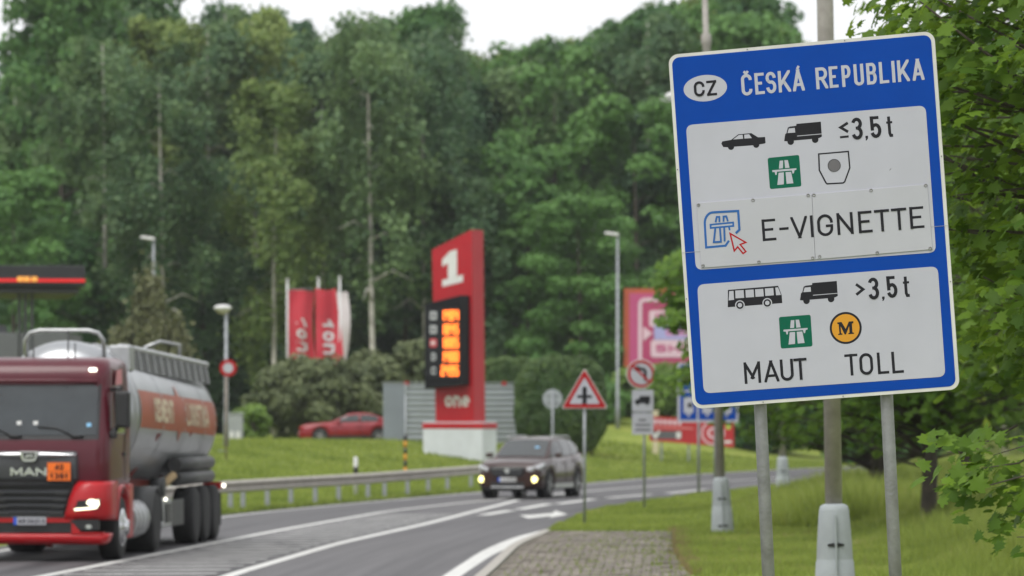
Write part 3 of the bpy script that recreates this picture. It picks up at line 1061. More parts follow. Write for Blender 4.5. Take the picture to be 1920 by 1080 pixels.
MB().prism(rrect(x0, zc(772), x1, zc(731), .02), -.065, -.045).build('lorry_plate', SIGNWHITE, t)
fx = lambda x, o=x0, w=(x1 - x0): o + x * w
lz = lambda z, a=zc(772), b=zc(731): a + (b - a) * z
flat(MB(), [[(fx(.12), lz(.38)), (fx(.12), lz(.5)), (fx(.22), lz(.58)), (fx(.32), lz(.58)), (fx(.36), lz(.72)), (fx(.85), lz(.72)), (fx(.85), lz(.38))], disc(fx(.26), lz(.36), .035), disc(fx(.7), lz(.36), .035)], -.0665).build('lorry_symbol', SIGNBLACK, t, fix=False)
MB().prism(rrect(x0, zc(815), x1, zc(774), .02), -.065, -.045).build('text_plate', SIGNWHITE, t)
lz2 = lambda z, a=zc(815), b=zc(774): a + (b - a) * z
flat(MB(), [rrect(fx(a), lz2(b), fx(a + w), lz2(b + .09), .005, 2) for a, w, b in ((.3, .36, .62), (.15, .7, .40), (.15, .7, .18))], -.0665).build('text_line', SIGNGREY, t, fix=False)

# round sign seen from behind
p = foot(1036, 905)
p.x = (1036 - 960) * p.y / F
t = tag(empty('road_sign', p), 'plain grey back of a round sign in front of the clipped hedge', 'road sign')
s_ = F / p.y
zc = lambda v: CAMH + (HORIZON - v) / s_ - p.z
MB().tube([(0, -.05, -.1), (0, -.05, zc(732))], .035, 12).build('post', GALV, t)
MB().prism(disc(0, zc(748), 18.5 / s_, 32), 0, .02).build('panel', pm('sign_back', (.34, .37, .39), .5, .3, .1, 5), t)
for dz in (-.12, .12):
    MB().box((0, -.02, zc(748) + dz), (.45, .03, .04)).build('bracket', GALV, t)

# speed-limit disc beside the tanker's tail
p = foot(424, 880, 140)
t = tag(empty('road_sign', p), 'small round red-and-white sign on a thin rusty post behind the tanker', 'road sign')
s_ = F / p.y
zc = lambda v: CAMH + (HORIZON - v) / s_ - p.z
MB().tube([(0, 0, -.1), (0, 0, zc(676))], .035, 10).build('post', pm('rusty_post', (.20, .15, .11), .8, .1, .3, 8, dirt=.4), t)
xo = 4 / s_
MB().prism(disc(xo, zc(690), 16 / s_, 30), -.06, -.04).build('panel', REDSIGN, t)
MB().prism(disc(xo, zc(690), 9.5 / s_, 30), -.066, -.061).build('white_field', SIGNWHITE, t)
for dz in (zc(845), zc(868)):
    MB().box((-.12, 0, dz), (.3, .03, .03)).build('bracket', GALV, t)

# blue services sign behind the border sign
p = foot(1325, 932)
t = tag(empty('road_sign', p), 'blue services sign with white symbols partly hidden behind the big border sign', 'road sign')
s_ = F / p.y
zc = lambda v: CAMH + (HORIZON - v) / s_ - p.z
xx = lambda u: (u - 1325) / s_
for u in (1310, 1341):
    std_post(t, zc(700), .04, xx(u))
MB().prism(rrect(xx(1270), zc(792), xx(1384), zc(680), .05), -.07, -.045).build('panel', SIGNWHITE, t)
for u0, u1, v0, v1 in ((1275, 1306, 735, 787), (1310, 1341, 735, 787), (1345, 1380, 735, 787), (1275, 1380, 684, 731)):
    b = MB().prism(rrect(xx(u0), zc(v1), xx(u1), zc(v0), .03), -.075, -.071).build('blue_field', SIGNBLUE, t)
    if v0 > 700:
        uc = (u0 + u1) / 2
        flat(MB(), [rrect(xx(uc - 9), zc(775), xx(uc + 9), zc(745), .04), ], -.0765).build('symbol_field', SIGNWHITE, b, fix=False)
        flat(MB(), [[(xx(uc - 3), zc(776)), (xx(uc + 4), zc(776)), (xx(uc + 2), zc(781)), (xx(uc - 2), zc(781))]], -.0770).build('symbol_foot', SIGNWHITE, b, fix=False)
        flat(MB(), [disc(xx(uc + 3), zc(760), .07, 16)], -.0780).build('symbol', SIGNBLACK, b, fix=False)


# ------------------------------------------------------------------ street lamps
def cone_lamp(u, base_v, y, label, lean=0.0, head=None, top_z=11.5):
    x = (u - 960) * y / F
    p = Vector((x, y, float(hgt(x, y))))
    t = tag(empty('street_lamp', p), label, 'street lamp', 'street lamps with grey cone-shaped foot covers')
    t.rotation_euler = (0, lean, 0)
    k = 1.04
    mb = MB()
    mb.lathe([(.215, -.05), (.212, .02), (.205, .12), (.178, .5), (.172, .51), (.171, .53), (.160, .75), (.142, k - .06), (.128, k - .015), (.10, k), (.082, k + .004)], 28)
    cv = mb.build('foot_cover', pm('lamp_cover', (.30, .33, .345), .65, 0, .08, 4, bump=.1, dirt=.22), t)
    MB().box((.0, -.197, .48), (.012, .05, .94), rx=rad(-4.4)).build('cover_seam', pm('seam', (.30, .33, .34), .6), cv)
    for z, w in ((.66, .15), (.17, .19)):
        MB().lathe([(.01, 0), (.012, -.03)], 8, 'Y', (0, -.19 + .06 * z, z)).build('bolt', BLACK, cv)
        for sx in (-1, 1):
            MB().add([(sx * .015, -.222 + .075 * z, z - .02), (sx * (.015 + w * .42), -.214 + .075 * z, z - .012), (sx * (.015 + w * .42), -.215 + .075 * z, z + .008), (sx * .015, -.223 + .075 * z, z + .022)], [(0, 1, 2, 3)]).build('slot', BLACK, cv, fix=False)
    MB().tube([(0, 0, .2), (0, 0, 6.0), (0, 0, 8.86), (0, 0, 8.9), (0, 0, 9.05), (0, 0, 9.1), (0, 0, top_z)], [.082, .078, .074, .092, .092, .055, .05], 18).build('pole', POLE, t)
    if head:
        hx, hz = head
        MB().tube([(0, 0, top_z - .05), (hx * .3, 0, top_z + .15), (hx * .75, 0, (hz + top_z) / 2 + .12), (hx * .93, 0, hz + .08)], .04, 10).build('arm', POLE, t)
        h = MB()
        h.loft([[(hx + a + s * .5 - .25, w * math.cos(q) * .17, hz + hh * math.sin(q) * .17) for q in np.linspace(0, 2 * math.pi, 12, endpoint=False)] for a, s, w, hh in ((-.22, 1, .2, .2), (-.12, 1, .8, .55), (.1, 1, 1, .75), (.35, 1, .8, .6), (.5, 1, .3, .3))])
        hd = h.build('lamp_head', WHITE, t)
        g = MB()
        g.loft([[(hx + a, w * .15 * math.cos(q), hz - .08 - dz + .02 * math.sin(q)) for q in np.linspace(0, 2 * math.pi, 10, endpoint=False)] for a, w, dz in ((-.1, .3, .01), (.05, .9, .06), (.25, .9, .06), (.4, .3, .01))])
        g.build('lens', pm('lamp_lens', (.5, .52, .54), .2, 0, .05), hd)
    return t


cone_lamp(1567, 1157, 40.2, 'nearest street lamp, its grey cone foot between the two posts of the big sign', rad(-1.0), (-2.2, 11.9), 11.6)
cone_lamp(1355, 1015, 77.3, 'street lamp whose grey cone foot stands left of the big sign posts', rad(-1.9), (-2.2, 11.9), 11.6)
cone_lamp(1468, 940, 114, 'farthest cone-footed street lamp, near the road between the sign posts', rad(-.7), (-3.05, 10.72), 10.6)


def slim_lamp(u, v_head, y, v_base, label, style):
    x = (u - 960) * y / F
    s_ = F / y
    zb = CAMH + (HORIZON - v_base) / s_
    zb = float(hgt(x, y))
    p = Vector((x, y, zb))
    H_ = CAMH + (HORIZON - v_head) / s_ - zb
    t = tag(empty('street_lamp', p), label, 'street lamp')
    MB().tube([(0, 0, -.2), (0, 0, 1.2), (0, 0, 1.25), (0, 0, H_)], [.10, .10, .075, .055], 12).build('pole', GALV, t)
    if style == 'dish':
        mb = MB()
        for_ = [(-.44, .02, .03), (-.36, .10, .11), (-.14, .14, .16), (.08, .12, .15), (.17, .06, .08), (.2, .02, .04)]
        mb.loft([[(a, w * math.cos(q) * 1.3, H_ + .05 + hh * .9 * math.sin(q)) for q in np.linspace(0, 2 * math.pi, 14, endpoint=False)] for a, hh, w in for_])
        hd = mb.build('lamp_head', WHITE, t)
        MB().tube([(-.33, 0, H_ - .07), (-.1, 0, H_ - .10), (.1, 0, H_ - .07)], [.04, .09, .04], 10).build('lens', pm('amber_lens', (.45, .42, .30), .3), hd)
    else:
        hd = MB().box((-.28, 0, H_ + .05), (.75, .28, .12), ry=rad(8), taper=.8).build('lamp_head', WHITE, t, bevel=.03)
        MB().box((-.3, 0, H_ - .02), (.5, .2, .02), ry=rad(8)).build('lens', pm('amber_lens', (.45, .42, .30), .3), hd)
    return t


slim_lamp(424, 580, 152, 800, 'short street lamp with a white rounded head rising behind the tanker tail', 'dish')
slim_lamp(1158, 440, 205, 742, 'tall grey street lamp with a flat white head left of the pink billboard', 'flat')
slim_lamp(288, 448, 200, 640, 'thin far street lamp rising behind the cone-shaped conifer', 'flat')

# ------------------------------------------------------------------ crash barrier
rail_u = [(250, 985), (330, 974), (410, 962.5), (477, 957), (558, 950), (651, 943), (701, 938.5), (775, 931), (853, 922.5), (920, 915), (1000, 905), (1090, 897)]
rp_ = np.array([road_at(u, v) for u, v in rail_u])
t = tag(empty('crash_barrier', (float(rp_[6, 0]), float(rp_[6, 1]), 0)), 'long grey steel crash barrier along the far edge of the road', 'crash barrier')
org = Vector((float(rp_[6, 0]), float(rp_[6, 1]), 0))
prof = [(0, .75), (-.05, .735), (-.085, .70), (-.085, .67), (-.02, .62), (-.02, .59), (-.085, .54), (-.085, .51), (-.05, .475), (0, .46)]
ry = np.linspace(rp_[0, 1], rp_[-1, 1], 60)
rx_ = np.interp(ry, rp_[:, 1], rp_[:, 0])
k_ = np.hanning(7)[1:-1]; k_ /= k_.sum()
rx_[2:-2] = np.convolve(rx_, k_, mode='valid')
RAIL = pm('weathered_rail', (.40, .37, .33), .6, .25, .15, 3, dirt=.3)


def rail_dir(i):
    a, b = max(i - 1, 0), min(i + 1, 59)
    d = Vector((rx_[b] - rx_[a], ry[b] - ry[a], 0)).normalized()
    return Vector((d.y, -d.x, 0))


for s0 in range(0, 59, 6):
    mb = MB()
    secs = []
    for i in range(s0, min(s0 + 7, 60)):
        nn = rail_dir(i)
        drop = 0
        c_ = Vector((rx_[i], ry[i], 0)) - org
        out = [c_ - nn * q[0] + Vector((0, 0, q[1] - drop)) for q in prof] + [c_ - nn * (q[0] + .006) + Vector((0, 0, q[1] - drop)) for q in reversed(prof)]
        secs.append(out)
    mb.loft(secs, sm=False)
    mb.build('beam', RAIL, t)
for u in (330, 368, 404, 440, 477, 517, 558, 601, 651, 701, 738, 775, 813, 853, 893, 935, 980, 1030, 1080):
    us = np.array([r[0] for r in rail_u], float)
    v = np.interp(u, us, [r[1] for r in rail_u])
    x, y = road_at(u, v)
    i = int(np.argmin(abs(ry - y)))
    nn = rail_dir(i)
    pt = MB().box((0, 0, .33), (.11, .06, .8))
    pt.box((.06, 0, .62), (.1, .05, .12))
    o = pt.build('post', GALV, t)
    o.location = Vector((float(rx_[i]), float(ry[i]), 0)) - org - nn * .16
    o.rotation_euler = (0, 0, math.atan2(nn.y, nn.x))

# marker posts
p = foot(667, 880, 119)
t = tag(empty('delineator_post', p), 'small white delineator post with black band behind the crash barrier', 'marker post')
MB().lathe([(.065, -.1), (.065, .8), (.06, 1.08), (.03, 1.12)], 12).build('post', WHITE, t)
MB().lathe([(.068, .66), (.068, .84)], 12).build('black_band', BLACK, t)
p = foot(760, 880, 138)
t = tag(empty('marker_post', p), 'thin marker post striped yellow and black beside the price totem', 'marker post')
MB().tube([(0, 0, -.1), (0, 0, 2.75)], .028, 10).build('post', GALV, t)
for i in range(7):
    MB().lathe([(.055, i * .21), (.055, i * .21 + .205)], 10).build('stripe', SIGNYELLOW if i % 2 else BLACK, t)


# ------------------------------------------------------------------ vehicles (local frame: front at y=0, +Y to the rear, +X to the photo's right)
TYRE_P = lambda r, w: [(r * .60, -w / 2), (r * .9, -w / 2), (r * .985, -w * .42), (r, -w * .25), (r, w * .25), (r * .985, w * .42), (r * .9, w / 2), (r * .60, w / 2)]


def wheel(parent, x, y, r, w, side, rim_mat, spokes=0, deep=False):
    """side +1: outer face towards +X"""
    t = MB().lathe(TYRE_P(r, w), 28, 'X', (x, y, r)).build('wheel', RUBBER, parent)
    o = x + side * w / 2
    m = MB()
    if deep:
        m.lathe([(r * .60, o - side * .02), (r * .56, o - side * .05), (r * .5, o - side * .11), (r * .3, o - side * .11), (r * .26, o - side * .02), (r * .1, o - side * .01), (.005, o)], 24, 'X', (0, y, r))
    else:
        m.lathe([(r * .62, o - side * .01), (r * .58, o + side * .012), (r * .42, o + side * .05), (r * .25, o + side * .06), (r * .23, o + side * .10), (.005, o + side * .11)], 24, 'X', (0, y, r))
    if spokes:
        m = MB()
        m.lathe([(r * .70, o - side * .02), (r * .70, o), (r * .64, o), (r * .64, o - side * .02)], 28, 'X', (0, y, r))
        for i in range(spokes):
            a = 2 * math.pi * i / spokes
            m.box((o - side * .012, y + math.cos(a) * r * .34, r + math.sin(a) * r * .34), (.03, r * .64, r * .12), rx=a)
        m.lathe([(r * .15, o - side * .03), (r * .13, o + side * .01), (.004, o + side * .012)], 12, 'X', (0, y, r))
        MB().lathe([(r * .64, o - side * .06), (.003, o - side * .06)], 20, 'X', (0, y, r)).build('brake_disc', BLACK, t)
    m.build('rim', rim_mat, t)
    return t


def plane_print(name, polys, y, mat, parent, step=.0006):
    return flat(MB(), polys, y, step).build(name, mat, parent, fix=False)


# ---- tanker lorry
MAROON = pm('cab_maroon', (.080, .004, .013), .34, 0, .10, 2, coat=.25, spec=.35)
RED = pm('cab_red', (.40, .007, .012), .36, 0, .10, 2, coat=.2, spec=.35)
TANKM = pm('tank_aluminium', (.42, .435, .455), .30, .6, .10, 1.2, dirt=.3)
ORANGE = pm('tank_band', (.36, .07, .028), .45, 0, .14, 2, dirt=.2)
CREAM = pm('tank_letters', (.70, .58, .40), .5, 0, .1, 3)
FRAME_RED = pm('frame_red', (.22, .018, .014), .5, 0, .2, 4, dirt=.3)
DARKGREY = pm('dark_grey', (.045, .047, .05), .5, 0, .2, 5, dirt=.3)
GRILLE = pm('grille_grey', (.05, .052, .058), .4, 0, .1, 6)
HEADL = pm('headlight_on', (.9, .9, .8), .2, 0, 0, 1, emit=(1, .93, .62), emit_s=1.6)
MARKERL = pm('marker_light', (.9, .9, .8), .2, 0, 0, 1, emit=(1, .95, .8), emit_s=3)
TAIL = pm('tail_red', (.35, .01, .01), .25, 0, .1, 3)
HAZ = pm('hazard_orange', (.85, .16, .01), .5, 0, .04, 3)
tr = empty('tanker_lorry', (-7.50, 66.3, 0), rad(-3.9))
tag(tr, 'red and maroon lorry pulling a grey tank trailer with an orange band and cream letters', 'lorry')


def rr_plan(xh, y0, y1, rf, rb, z, n=6):
    q = []
    for cx, cy, r, a0 in ((xh - rf, y0 + rf, rf, -90), (xh - rb, y1 - rb, rb, 0), (-xh + rb, y1 - rb, rb, 90), (-xh + rf, y0 + rf, rf, 180)):
        for i in range(n + 1):
            a = rad(a0 + 90 * i / n)
            q.append((cx + r * math.cos(a), cy + r * math.sin(a), z))
    return q


CABZ = [(1.02, .16, 1.20), (1.3, .12, 1.215), (1.7, .12, 1.22), (1.88, .15, 1.22), (2.0, .19, 1.22), (2.3, .28, 1.21), (2.6, .37, 1.195), (2.77, .41, 1.185), (2.85, .40, 1.18), (3.0, .45, 1.17), (3.10, .53, 1.15), (3.16, .66, 1.10), (3.19, .85, 1.02)]
cz_, cy_, cx_ = [np.array([q[i] for q in CABZ]) for i in range(3)]
mb = MB()
mb.loft([rr_plan(xh, y0, 2.32, .26, .08, z) for z, y0, xh in CABZ])
cab = mb.build('cab', MAROON, tr)


def cab_front(x, z, off=.012):
    xh, y0 = np.interp(z, cz_, cx_), np.interp(z, cz_, cy_)
    e = abs(x) - (xh - .26)
    y = y0 + (.26 - math.sqrt(max(.26 ** 2 - e * e, 0)) if e > 0 else 0)
    return (x, y - off, z)


def cab_patch(x0, x1, z0, z1, name, mat, parent, off=.012, nx=14, nz=6, xfn=None):
    g = []
    for j in range(nz + 1):
        z = z0 + (z1 - z0) * j / nz
        a, b = (x0, x1) if xfn is None else xfn(z)
        g.append([cab_front(a + (b - a) * i / nx, z, off) for i in range(nx + 1)])
    return MB().loft(g, closed=False, cap=False).build(name, mat, parent, fix=False)


ws = cab_patch(-1.06, 1.06, 1.90, 2.76, 'windscreen_seal', BLACK, cab, .008)
SCREEN = pm('windscreen_glass', (.024, .031, .036), .05, 0, .35, 1.5, ior=1.7)
cab_patch(-1.02, 1.02, 1.97, 2.735, 'windscreen', SCREEN, tr, .020, xfn=lambda z: (-1.03 + .02 * (z - 2), 1.03 - .02 * (z - 2)))
for x, a in ((-.25, 22), (.72, 18)):
    w = MB()
    w.tube([cab_front(x, 1.93, .03), cab_front(x - .32, 2.08, .04), cab_front(x - .62, 2.10, .04)], .014, 6)
    w.tube([cab_front(x + .1, 1.95, .03), cab_front(x - .1, 1.96, .045)], .02, 6)
    w.build('wiper', BLACK, tr)
for x, z, m_ in ((.9, 2.13, pm('sticker_blue', (.2, .45, .7), .4)), (-.2, 2.16, WHITE), (.06, 2.16, WHITE)):
    y_ = cab_front(x, z, .026)[1]
    MB().box((x, y_, z), (.07, .006, .06), rx=rad(-16)).build('screen_sticker', m_, tr)
# roof line lamps, sun visor lip, aerials
for x in (-.93, .93):
    MB().box((x, .40, 2.99), (.11, .10, .05)).build('roof_lamp', MARKERL, tr, bevel=.015)
MB().tube([cab_front(-1.0, 2.80, .03), cab_front(-.5, 2.82, .05), cab_front(.5, 2.82, .05), cab_front(1.0, 2.80, .03)], .025, 8).build('visor_lip', MAROON, tr)
for x in (.45, .56, -.1):
    MB().tube([(x, .9, 3.15), (x, .93, 3.62 if x == .45 else 3.42)], .012, 6).build('aerial', BLACK, tr)
# grille block
mb = MB()
mb.loft([rr_plan(w, y, .3, .05, .02, z) for z, y, w in ((1.27, .045, .74), (1.3, .03, .745), (1.66, .045, .735), (1.72, .06, .72))])
gp = mb.build('grille_panel', GRILLE, tr)
mb = MB()
mb.loft([[(x, .028 - .035 * math.cos(q) + (.03 if abs(x) > .6 else 0), 1.665 + (.042 if abs(x) < .6 else .02) * math.sin(q)) for q in np.linspace(0, 2 * math.pi, 10, endpoint=False)] for x in (-.73, -.66, -.3, 0, .3, .66, .73)])
mb.build('chrome_bar', CHROME, tr)
em = MB().prism([(-.15, 1.72), (.15, 1.72), (.11, 1.58), (.07, 1.555), (-.07, 1.555), (-.11, 1.58)], -.035, .03).build('emblem', CHROME, tr, bevel=.008)
MB().prism([(-.1, 1.70), (.1, 1.70), (.075, 1.60), (-.075, 1.60)], -.040, -.035).build('emblem_field', BLACK, em)
plane_print('lion_mark', [[(-.07, 1.63), (-.03, 1.67), (.03, 1.665), (.07, 1.68), (.05, 1.65), (.06, 1.62), (.03, 1.62), (.02, 1.64), (-.02, 1.64), (-.03, 1.615)]], -.042, CHROME, em)
plane_print('maker_lettering', text_polys('MAN', -.30, .27, 1.34, .125, .034, gap=.1), .012, CHROME, tr)
hz_ = MB().prism(rrect(.285, 1.265, .645, 1.545, .01), -.012, .0).build('hazard_plate', HAZ, tr)
plane_print('number_lettering', text_polys('40', .40, .54, 1.43, .09, .02) + text_polys('1361', .33, .61, 1.29, .09, .02) + [[(.287, 1.403), (.643, 1.403), (.643, 1.409), (.287, 1.409)]], -.0135, SIGNBLACK, hz_)
lg = MB()
lg.prism([(-.70, 1.26), (.70, 1.26), (.545, .71), (-.545, .71)], .06, .35)
lower = lg.build('radiator_grille', BLACK, tr)
for i in range(5):
    z = 1.20 - i * .105
    w = .66 - (1.26 - z) * .27
    MB().box((0, .035, z), (2 * w, .10, .035), rx=rad(20)).build('slat', BLACK if i == 0 else GRILLE, lower, bevel=.008)
    if i > 0:
        for sx in (-1, 1):
            MB().box((sx * (w - .11), .02, z - .02), (.2, .08, .06), rx=rad(20)).build('slat_end', DARKGREY, lower, bevel=.008)
MB().prism([(-.56, .74), (.56, .74), (.53, .69), (-.53, .69)], .02, .2).build('grille_sill', GRILLE, tr)
# bumper: sides, lower bar
for sx in (-1, 1):
    mb = MB()
    secs = []
    for z, xi, y0 in ((.66, .545, .03), (.75, .56, .0), (1.0, .63, .0), (1.18, .70, .03), (1.25, .76, .07)):
        xo = 1.255
        q = [(sx * xi, y0, z), (sx * (xo - .3), y0, z), (sx * (xo - .13), y0 + .05, z), (sx * (xo - .03), y0 + .16, z), (sx * xo, y0 + .32, z), (sx * xo, .86, z), (sx * (xo - .2), .86, z), (sx * xi, .4, z)]
        secs.append(q)
    mb.loft(secs)
    mb.build('bumper_corner', RED, tr)
    # headlamp
    hl_ = MB()
    hl_.prism([(sx * .70, .80), (sx * 1.09, .835), (sx * 1.11, .985), (sx * .76, .955)], -.012, .1)
    h_ = hl_.build('headlight', BLACK, tr)
    MB().prism(disc(sx * .985, .925, .085, 18, .05), -.024, -.013).build('headlight_bulb', HEADL, h_)
    plane_print('running_light', ribbon([(sx * .71, .815), (sx * .9, .83), (sx * 1.05, .85), (sx * 1.085, .90), (sx * 1.075, .965)], .032), -.026, HEADL, h_)
    # fog recess
    fg = MB().prism([(sx * .63, .655), (sx * 1.09, .655), (sx * 1.09, .50), (sx * .78, .50)], -.004, .08).build('fog_recess', BLACK, tr)
    MB().prism(disc(sx * .93, .55, .05, 14, .035), -.008, -.005).build('fog_lamp', CHROME, fg)
    mb = MB()
    mb.loft([[(sx * 1.0, 1.85, z), (sx * 1.255, 1.85, z), (sx * 1.255, 2.4, z), (sx * 1.0, 2.4, z)] for z in (.32, .9, 1.18)])
    mb.build('step_panel', RED, tr, bevel=.02)
    # wheel arch lip
    mb = MB()
    mb.loft([[(sx * 1.0, 1.4 + .64 * math.cos(a) * k, .55 + .64 * math.sin(a) * k) for k in (.93, 1.0)] + [(sx * 1.265, 1.4 + .64 * math.cos(a) * k, .55 + .64 * math.sin(a) * k) for k in (1.0, .93)] for a in np.linspace(rad(8), rad(172), 16)])
    mb.build('wheel_arch', RED, tr)
    # door details and mirror
    MB().box((sx * 1.212, 1.25, 2.32), (.03, .85, .66)).build('side_window', GLASS, tr, bevel=.01)
    MB().box((sx * 1.235, 1.62, 1.66), (.03, .2, .05)).build('door_handle', BLACK, tr, bevel=.008)
    MB().box((sx * 1.226, 1.72, 2.1), (.006, .012, 1.7)).build('door_gap', BLACK, tr)
    mr = MB().box((sx * 1.40, .42, 2.37), (.23, .20, .58)).build('mirror', BLACK, tr, bevel=.05)
    MB().tube([(sx * 1.19, .55, 2.68), (sx * 1.38, .44, 2.70)], .03, 8).build('mirror_arm', BLACK, mr)
    MB().tube([(sx * 1.19, .5, 2.0), (sx * 1.30, .42, 2.07)], .045, 8).build('mirror_arm', BLACK, mr)
    MB().box((sx * 1.25, .40, 1.98), (.12, .12, .12)).build('kerb_mirror', BLACK, mr, bevel=.03)
    # white and pink side graphics
    plane = MB().add([(sx * 1.227, .75, 2.75), (sx * 1.218, 1.5, 2.78), (sx * 1.205, 1.5, 3.02), (sx * 1.212, .95, 2.98)], [(0, 1, 2, 3)])
    plane.build('side_graphic', pm('graphic_pink', (.6, .2, .22), .4), tr, fix=False)
mb = MB()
mb.loft([rr_plan(w, y, .5, .12, .05, z) for z, y, w in ((.27, .10, 1.14), (.31, .03, 1.2), (.40, .0, 1.235), (.44, .04, 1.235))])
mb.build('bumper_bar', RED, tr)
MB().box((0, .16, .535), (1.36, .22, .16)).build('lower_intake', BLACK, tr)
mb = MB()
mb.loft([[(sx_, .03, z) for sx_, z in ((-.72, .74), (.72, .74), (.66, .615), (-.66, .615))], [(sx_, .2, z) for sx_, z in ((-.72, .74), (.72, .74), (.66, .615), (-.66, .615))]], sm=False)
mb.build('bumper_centre', RED, tr)
for sx in (-1, 1):
    MB().prism([(sx * .66, .70), (sx * .80, .46), (sx * 1.16, .46), (sx * 1.16, .435), (sx * .66, .435)], .0, .2).build('bumper_blade', RED, tr)
pl = MB().prism(rrect(-.25, .575, .26, .695, .01), -.002, .025).build('number_plate', pm('plate_white', (.70, .705, .72), .4), tr)
plane_print('plate_band', [rrect(-.25, .575, -.195, .695, .005)], -.003, pm('plate_blue', (.01, .08, .5), .4), pl)
plane_print('number_lettering', text_polys('8B39213', -.17, .24, .60, .07, .012), -.0034, SIGNBLACK, pl)
# chassis, tanks, fifth wheel
for sx in (-1, 1):
    MB().box((sx * .42, 4.0, .88), (.09, 6.2, .26)).build('chassis_rail', DARKGREY, tr)
    mb = MB()
    mb.loft([[(sx * (.98 + .27 * math.cos(q) * (1 if abs(math.cos(q)) < .9 else .97)), y, .58 + .31 * math.sin(q)) for q in np.linspace(0, 2 * math.pi, 14, endpoint=False)] for y in (2.75, 2.8, 4.2, 4.25)])
    ft = mb.build('fuel_tank', ALU, tr)
    for y in (3.1, 3.5, 3.9):
        mb = MB()
        mb.loft([[(sx * (.98 + .283 * math.cos(q)), y + d, .58 + .322 * math.sin(q)) for q in np.linspace(0, 2 * math.pi, 14, endpoint=False)] for d in (-.03, .03)])
        mb.build('tank_strap', CHROME, ft)
    # mudguard over driven wheels
    mb = MB()
    mb.loft([[(sx * .66, 5.0 + .60 * math.cos(a) * k, .5 + .60 * math.sin(a) * k) for k in (.96, 1.0)] + [(sx * 1.25, 5.0 + .60 * math.cos(a) * k, .5 + .60 * math.sin(a) * k) for k in (1.0, .96)] for a in np.linspace(rad(0), rad(180), 14)])
    mb.build('mudguard', DARKGREY, tr)
    wheel(tr, sx * 1.07, 1.4, .505, .33, sx, CHROME)
    wheel(tr, sx * .95, 5.0, .505, .58, sx, ALU, deep=True)
    for y in (9.6, 10.9, 12.2):
        wheel(tr, sx * 1.06, y, .505, .385, sx, ALU, deep=True)
MB().box((0, 2.9, 1.2), (.9, .3, .5)).build('cab_back_unit', DARKGREY, tr, bevel=.03)
# tank
tz = lambda y: 2.32 - .020 * (y - 2.9)
TR_ = 1.19
TY0, TY1 = 2.85, 13.0
prof_t = []
for y in np.linspace(0, 1, 9):
    prof_t.append((TY0 + .55 * (1 - math.cos(y * math.pi / 2)), math.sin(y * math.pi / 2)))
prof_t += [(y, 1.0) for y in np.linspace(TY0 + .8, TY1 - .7, 12)]
for y in np.linspace(1, 0, 9)[1:]:
    prof_t.append((TY1 - .45 * (1 - math.cos(y * math.pi / 2)), math.sin(y * math.pi / 2)))
mb = MB()
mb.loft([[(TR_ * max(r, .01) * math.cos(q), y, tz(y) + TR_ * max(r, .01) * math.sin(q)) for q in np.linspace(0, 2 * math.pi, 48, endpoint=False)] for y, r in prof_t])
tank = mb.build('tank', TANKM, tr)
for y in (3.55, 6.1, 8.6, 11.1, 12.45):
    mb = MB()
    mb.loft([[((TR_ + .012) * math.cos(q), y + d, tz(y) + (TR_ + .012) * math.sin(q)) for q in np.linspace(0, 2 * math.pi, 40, endpoint=False)] for d in (-.035, .035)], cap=False)
    mb.build('weld_band', TANKM, tank)


def on_tank(sx, s, h, off):
    """s metres back along the tank, h metres up from its mid-height"""
    a = h / TR_
    r = TR_ + off
    return (sx * r * math.cos(a), s, tz(s) + r * math.sin(a))


for sx in (1, -1):
    mb = MB()
    secs = []
    for s in np.linspace(3.6, 12.55, 16):
        secs.append([on_tank(sx, s, h, .010) for h in np.linspace(-.22, .40, 8)])
    mb.loft(secs, closed=False, cap=False)
    bd = mb.build('orange_band', ORANGE, tank, fix=False)
    mb = MB()
    dm = [(8.0, .62), (8.5, .09), (8.0, -.42), (7.5, .09)]
    for j in range(-8, 12):
        h0, h1 = j * .05, (j + 1) * .05
        if h0 >= .40 or h1 <= -.2:
            pass
        q = clip(clip(dm, 1, h0, False), 1, h1, True)
        if len(q) > 2:
            mb.add([on_tank(sx, s, h, .012) for s, h in q], [tuple(range(len(q)))])
    mb.build('band_diamond', ORANGE, tank, fix=False)
    for txt, s0, s1 in (('CEMENT', 5.0, 7.2), ('LOGISTIKA', 8.75, 11.5)):
        mb = MB()
        k = 0
        polys = text_polys(txt, 0, s1 - s0, -.10, .40, .105 if txt == 'CEMENT' else .085, gap=.10)
        for q in polys:
            k += 1
            for j in range(-3, 8):
                qq = clip(clip(q, 1, j * .05, False), 1, (j + 1) * .05, True)
                if len(qq) > 2:
                    mb.add([on_tank(sx, (s0 + a) if sx > 0 else (s1 - a), h, .016 + .0008 * (k % 5)) for a, h in qq], [tuple(range(len(qq)))])
        mb.build('lettering', CREAM, bd, fix=False)
# hand hoop, hatch box, walkway rail along the top
mb = MB()
mb.tube([(-.64, 3.25, 3.2), (-.64, 3.15, 3.5), (-.56, 3.12, 3.62), (-.4, 3.12, 3.66), (.4, 3.12, 3.66), (.56, 3.12, 3.62), (.64, 3.15, 3.5), (.64, 3.25, 3.2)], .035, 8)
mb.build('hand_hoop', ALU, tr)
mb = MB()
mb.tube([(.3, 9.8, 3.25), (.3, 9.8, 3.5), (.55, 9.9, 3.6), (.8, 10.6, 3.55), (.8, 10.6, 3.2)], .03, 8)
mb.build('hand_hoop', ALU, tr)
MB().box((.82, 3.95, 3.22), (.34, .5, .42)).build('hatch_box', ALU, tr, bevel=.03)
xr_ = lambda y: .82 + .018 * (y - 3.5)
ztop = lambda y: 3.42 - .022 * (y - 3.5)
rail_r = MB()
rail_r.tube([(xr_(y), y, ztop(y)) for y in np.linspace(4.1, 12.7, 8)], .055, 8)
